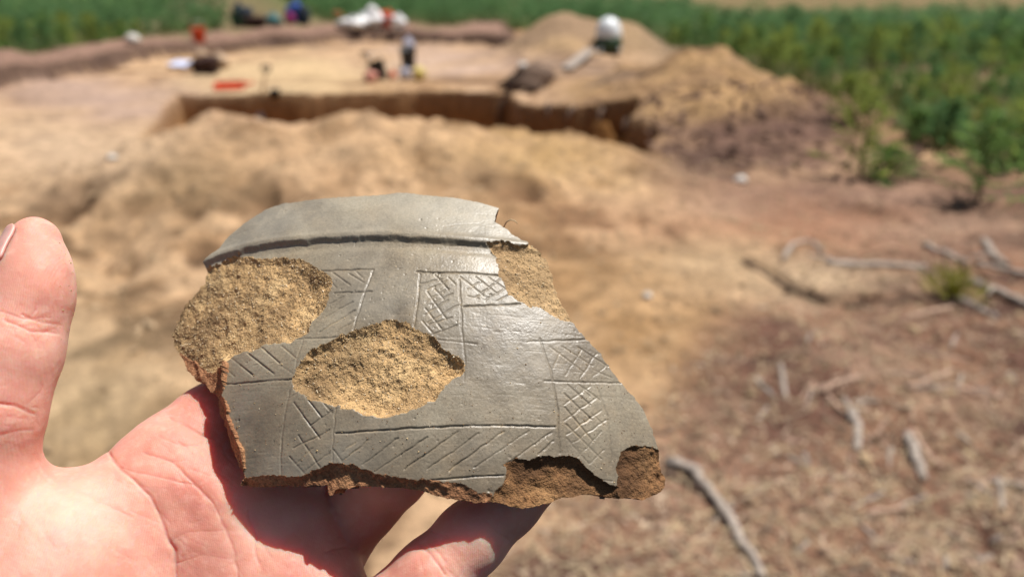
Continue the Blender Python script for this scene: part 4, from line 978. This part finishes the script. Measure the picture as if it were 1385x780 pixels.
# red-orange dustpan lying on the sand edge
q = hit(311, 121); k = px2m(q); e = empty('dustpan', tuple(q), 'flat red-orange dustpan lying on pale sand at the trench edge', 'dustpan', None, (0, 0, radians(14)))
w = 22*k; mb = MB(); mb.box((0, 0, .022), (2*w*.8, .26, .03)); mb.box((-w*.8+.008, 0, .06), (.016, .262, .05)); mb.box((w*.8-.008, 0, .06), (.016, .262, .05)); mb.box((0, .13, .065), (2*w*.8+.004, .016, .062)); o = mb.build('pan', M_red, e, False); o.modifiers.new('b', 'BEVEL').width = .006
mb = MB(); mb.tube([(w*.78, .03, .05), (w*1.05, .05, .07), (w*1.3, .06, .075)], [.02, .018, .014], 8); mb.build('handle', M_red, e)
shovel(352, 160, 360, 90, 'upright shovel with dark grip standing in the trench')
bucket(373, 134, 13, M_black, 'bucket', 'small dark bucket standing on the orange soil cone in the trench', handle=False, hgt=.8)
bucket(516, 108, 22, M_black, 'bucket', 'black bucket tipped towards the leaning grey spade on the stripped sand', (radians(-25), radians(60)))
bucket(553, 92, 21, M_black, 'bucket', 'black bucket with a grey cloth hanging above its rim', (radians(12), 0), 1.15)
shovel(510, 96, 492, 72, 'grey spade leaning over the tipped black bucket')
sack(553, 70, 13, 18, M_lil, 'cloth_bag', 'grey cloth bag behind the black bucket', 21, 'bag')
sack(549, 108, 16, 16, M_lil, 'finds_bag', 'lilac-grey finds bag in front of the black bucket', 3, 'bag')
sack(567, 109, 18, 17, M_yel, 'finds_bag', 'yellow finds bag beside the lilac-grey bag', 5, 'bag')
sack(502, 111, 18, 14, M_pink, 'finds_bag', 'salmon finds bag beside the tipped black bucket', 7, 'bag', tie=False)
sack(531, 106, 10, 10, M_red, 'finds_bag', 'small red finds bag between the two black buckets', 8, 'bag', tie=False)
sack(478, 40, 36, 15, M_white, 'sack', 'long white sack lying at the head of the pile of sacks', 11, tie=True)
sack(505, 37, 30, 24, M_white, 'sack', 'rounded white sack standing in the middle of the pile', 12)
sack(526, 37, 20, 20, M_red, 'sack', 'red-orange sack between the white sacks', 13)
sack(539, 41, 18, 19, M_white, 'sack', 'small white sack at the end of the pile beyond the red one', 14)
sack(457, 28, 15, 12, M_red, 'sack', 'dull red bag beside the long white sack', 15, tie=False)
sack(326, 37, 26, 28, M_navy, 'backpack', 'dark navy backpack in front of the pale sand heap', 16, 'backpack')
sack(346, 38, 26, 16, M_brn, 'backpack', 'dark brown bag lying beside the navy backpack', 17, 'bag', tie=False)
sack(370, 36, 20, 16, simple('teal_cloth', (.07, .16, .16), .8), 'bag', 'dull teal bag between the brown and blue bags', 18, 'bag', tie=False)
sack(402, 31, 24, 26, M_blue, 'backpack', 'blue backpack behind the soil bank', 19, 'backpack')
sack(393, 33, 12, 13, M_mag, 'bag', 'magenta bag leaning on the blue backpack', 20, 'bag', tie=False)
sack(412, 34, 14, 24, M_navy, 'bag', 'dark bag standing behind the blue backpack', 22, 'bag', tie=False)
# red bucket on the bank, brown kneeling cushion group
bucket(270, 58, 17, M_red, 'bucket', 'red bucket standing on the brown bank by the saplings', (0, .4))
sack(277, 99, 34, 24, M_brn, 'sack', 'dark brown sack slumped on the stripped sand', 23, tie=False)
sack(275, 82, 17, 14, M_tanc, 'cloth_bag', 'pale tan bag behind the dark brown sack', 24, 'bag')
sack(297, 92, 26, 18, M_tanc, 'sack', 'tan sack beside the dark brown sack', 25)
q = hit(250, 90); k = px2m(q); e = empty('plastic_sheet', tuple(q+np.array([0, 0, .012])), 'pale blue plastic sheet lying on the stripped sand beside the dark sack', 'sheet', None, (0, 0, .2))
gx_, gy_ = np.meshgrid(np.linspace(-1, 1, 14), np.linspace(-1, 1, 10)); hh = .04+.03*fbm(gx_*2, gy_*2, 0, 5, 3)
ii = np.arange(140).reshape(10, 14); o = add_mesh('sheet', np.stack([gx_*16*k, gy_*.35, hh], -1).reshape(-1, 3), np.stack([ii[:-1, :-1], ii[:-1, 1:], ii[1:, 1:], ii[1:, :-1]], -1).reshape(-1, 4), M_paper, e); o.modifiers.new('t', 'SOLIDIFY').thickness = .003
# upturned wheelbarrow on the far heap with a plank ramp
q = hit(822, 68); k = px2m(q); e = empty('wheelbarrow', tuple(q), 'dark green wheelbarrow with a pale glint painted on its tray, upturned on the soil heap', 'wheelbarrow', None, (0, 0, .25))
s = 16.5*k; mb = MB(); mb.lathe([(s*1.0, s*.95), (s*1.02, s*1.05), (s*.98, s*1.5), (s*.82, s*1.95), (s*.5, s*2.3), (s*.1, s*2.42)], 24); mb.build('tray', M_glint, e)  # pale cap paints the sky's glint on the green tray
mb = MB(); mb.lathe([(s*.96, -.1*s), (s*1.06, 0), (s*1.10, s*.5), (s*1.04, s*.94), (s*.9, s*.98)], 24); mb.build('tray_rim', M_green, e)
for sx in (-1, 1):
    mb = MB(); mb.tube([(sx*s*.7, -s*.6, s*.3), (sx*s*.8-s*.4, -s*1.6, s*.12), (sx*s*.8-s*.9, -s*2.6, .03)], .018, 8); mb.build('handle', M_steel, e)
    mb = MB(); mb.tube([(sx*s*.55, s*.2, s*1.9), (sx*s*.6, s*.3, s*2.35)], .014, 6); mb.build('leg', M_green, e)
mb = MB(); mb.lathe([(s*.1, -.04), (s*.42, -.05), (s*.5, -.03), (s*.5, .03), (s*.42, .05), (s*.1, .04)], 20, (0, s*1.35, s*.9), roty(pi/2)); wh = mb.build('wheel', M_black, e); mb = MB(); mb.lathe([(s*.04, -.07), (s*.16, -.06), (s*.16, .06), (s*.04, .07)], 14, (0, s*1.35, s*.9), roty(pi/2)); mb.build('hub', M_steel, wh)
a, b = hit(768, 96), hit(797, 74); e = empty('plank', tuple(a), 'grey plank ramp leading up the heap to the wheelbarrow', 'plank'); d = b-a; L = np.linalg.norm(d); yaw = math.atan2(d[1], d[0]); el = math.asin(d[2]/L)
mb = MB(); mb.box((L/2*cos(el), 0, .06+L/2*sin(el)), (L*1.15, .2, .035), roty(-el)); o = mb.build('board', M_grey, e, False); e.rotation_euler = (0, 0, yaw); o.modifiers.new('b', 'BEVEL').width = .006
# stump with roots torn out at the trench corner
q = hit(712, 122); e = empty('tree_stump', tuple(q-np.array([0, 0, .1])), 'dark torn stump with hanging roots at the trench corner', 'stump')
mb = MB(); mb.blob((0, 0, .16), (.30, .24, .26), 33, .5, 18, 12, 2.3); mb.build('trunk', M_darkw, e)
rr_ = random.Random(9)
for i in range(14):
    a = rr_.uniform(-2.9, -.2); l = rr_.uniform(.25, .6); mb = MB()
    mb.tube([(.1*cos(a), .1*sin(a), .15), (.28*cos(a), .28*sin(a), .12), (.4*cos(a)*l*2, .4*sin(a)*l*2, -.1), (.42*cos(a)*l*2.2, .42*sin(a)*l*2.2, -.35-l*.3)], [.05, .04, .028, .012], 7); mb.build('root', M_darkw if i % 3 else M_tanc, e)

# small roots and broken turf hanging over the ragged right end of the trench
for i, (px, py) in enumerate([(742, 150), (778, 152), (815, 160), (850, 166)]):
    q = hit(px, py); a = rr_.uniform(-2.4, -.8); lb = ['thin dark root hanging over the trench edge next to the stump', 'curled dark root at the ragged trench edge', 'short dark root sticking out under the ochre heap', 'dark root stub at the far end of the trench'][i]
    e = empty('root', tuple(q), lb, 'root'); mb = MB(); mb.tube([(0, .15, -.03), (.03*cos(a), 0, .04), (.12*cos(a), .12*sin(a), .02), (.2*cos(a), .2*sin(a), -.16)], [.04, .035, .025, .01], 7); mb.build('stem', M_darkw, e)
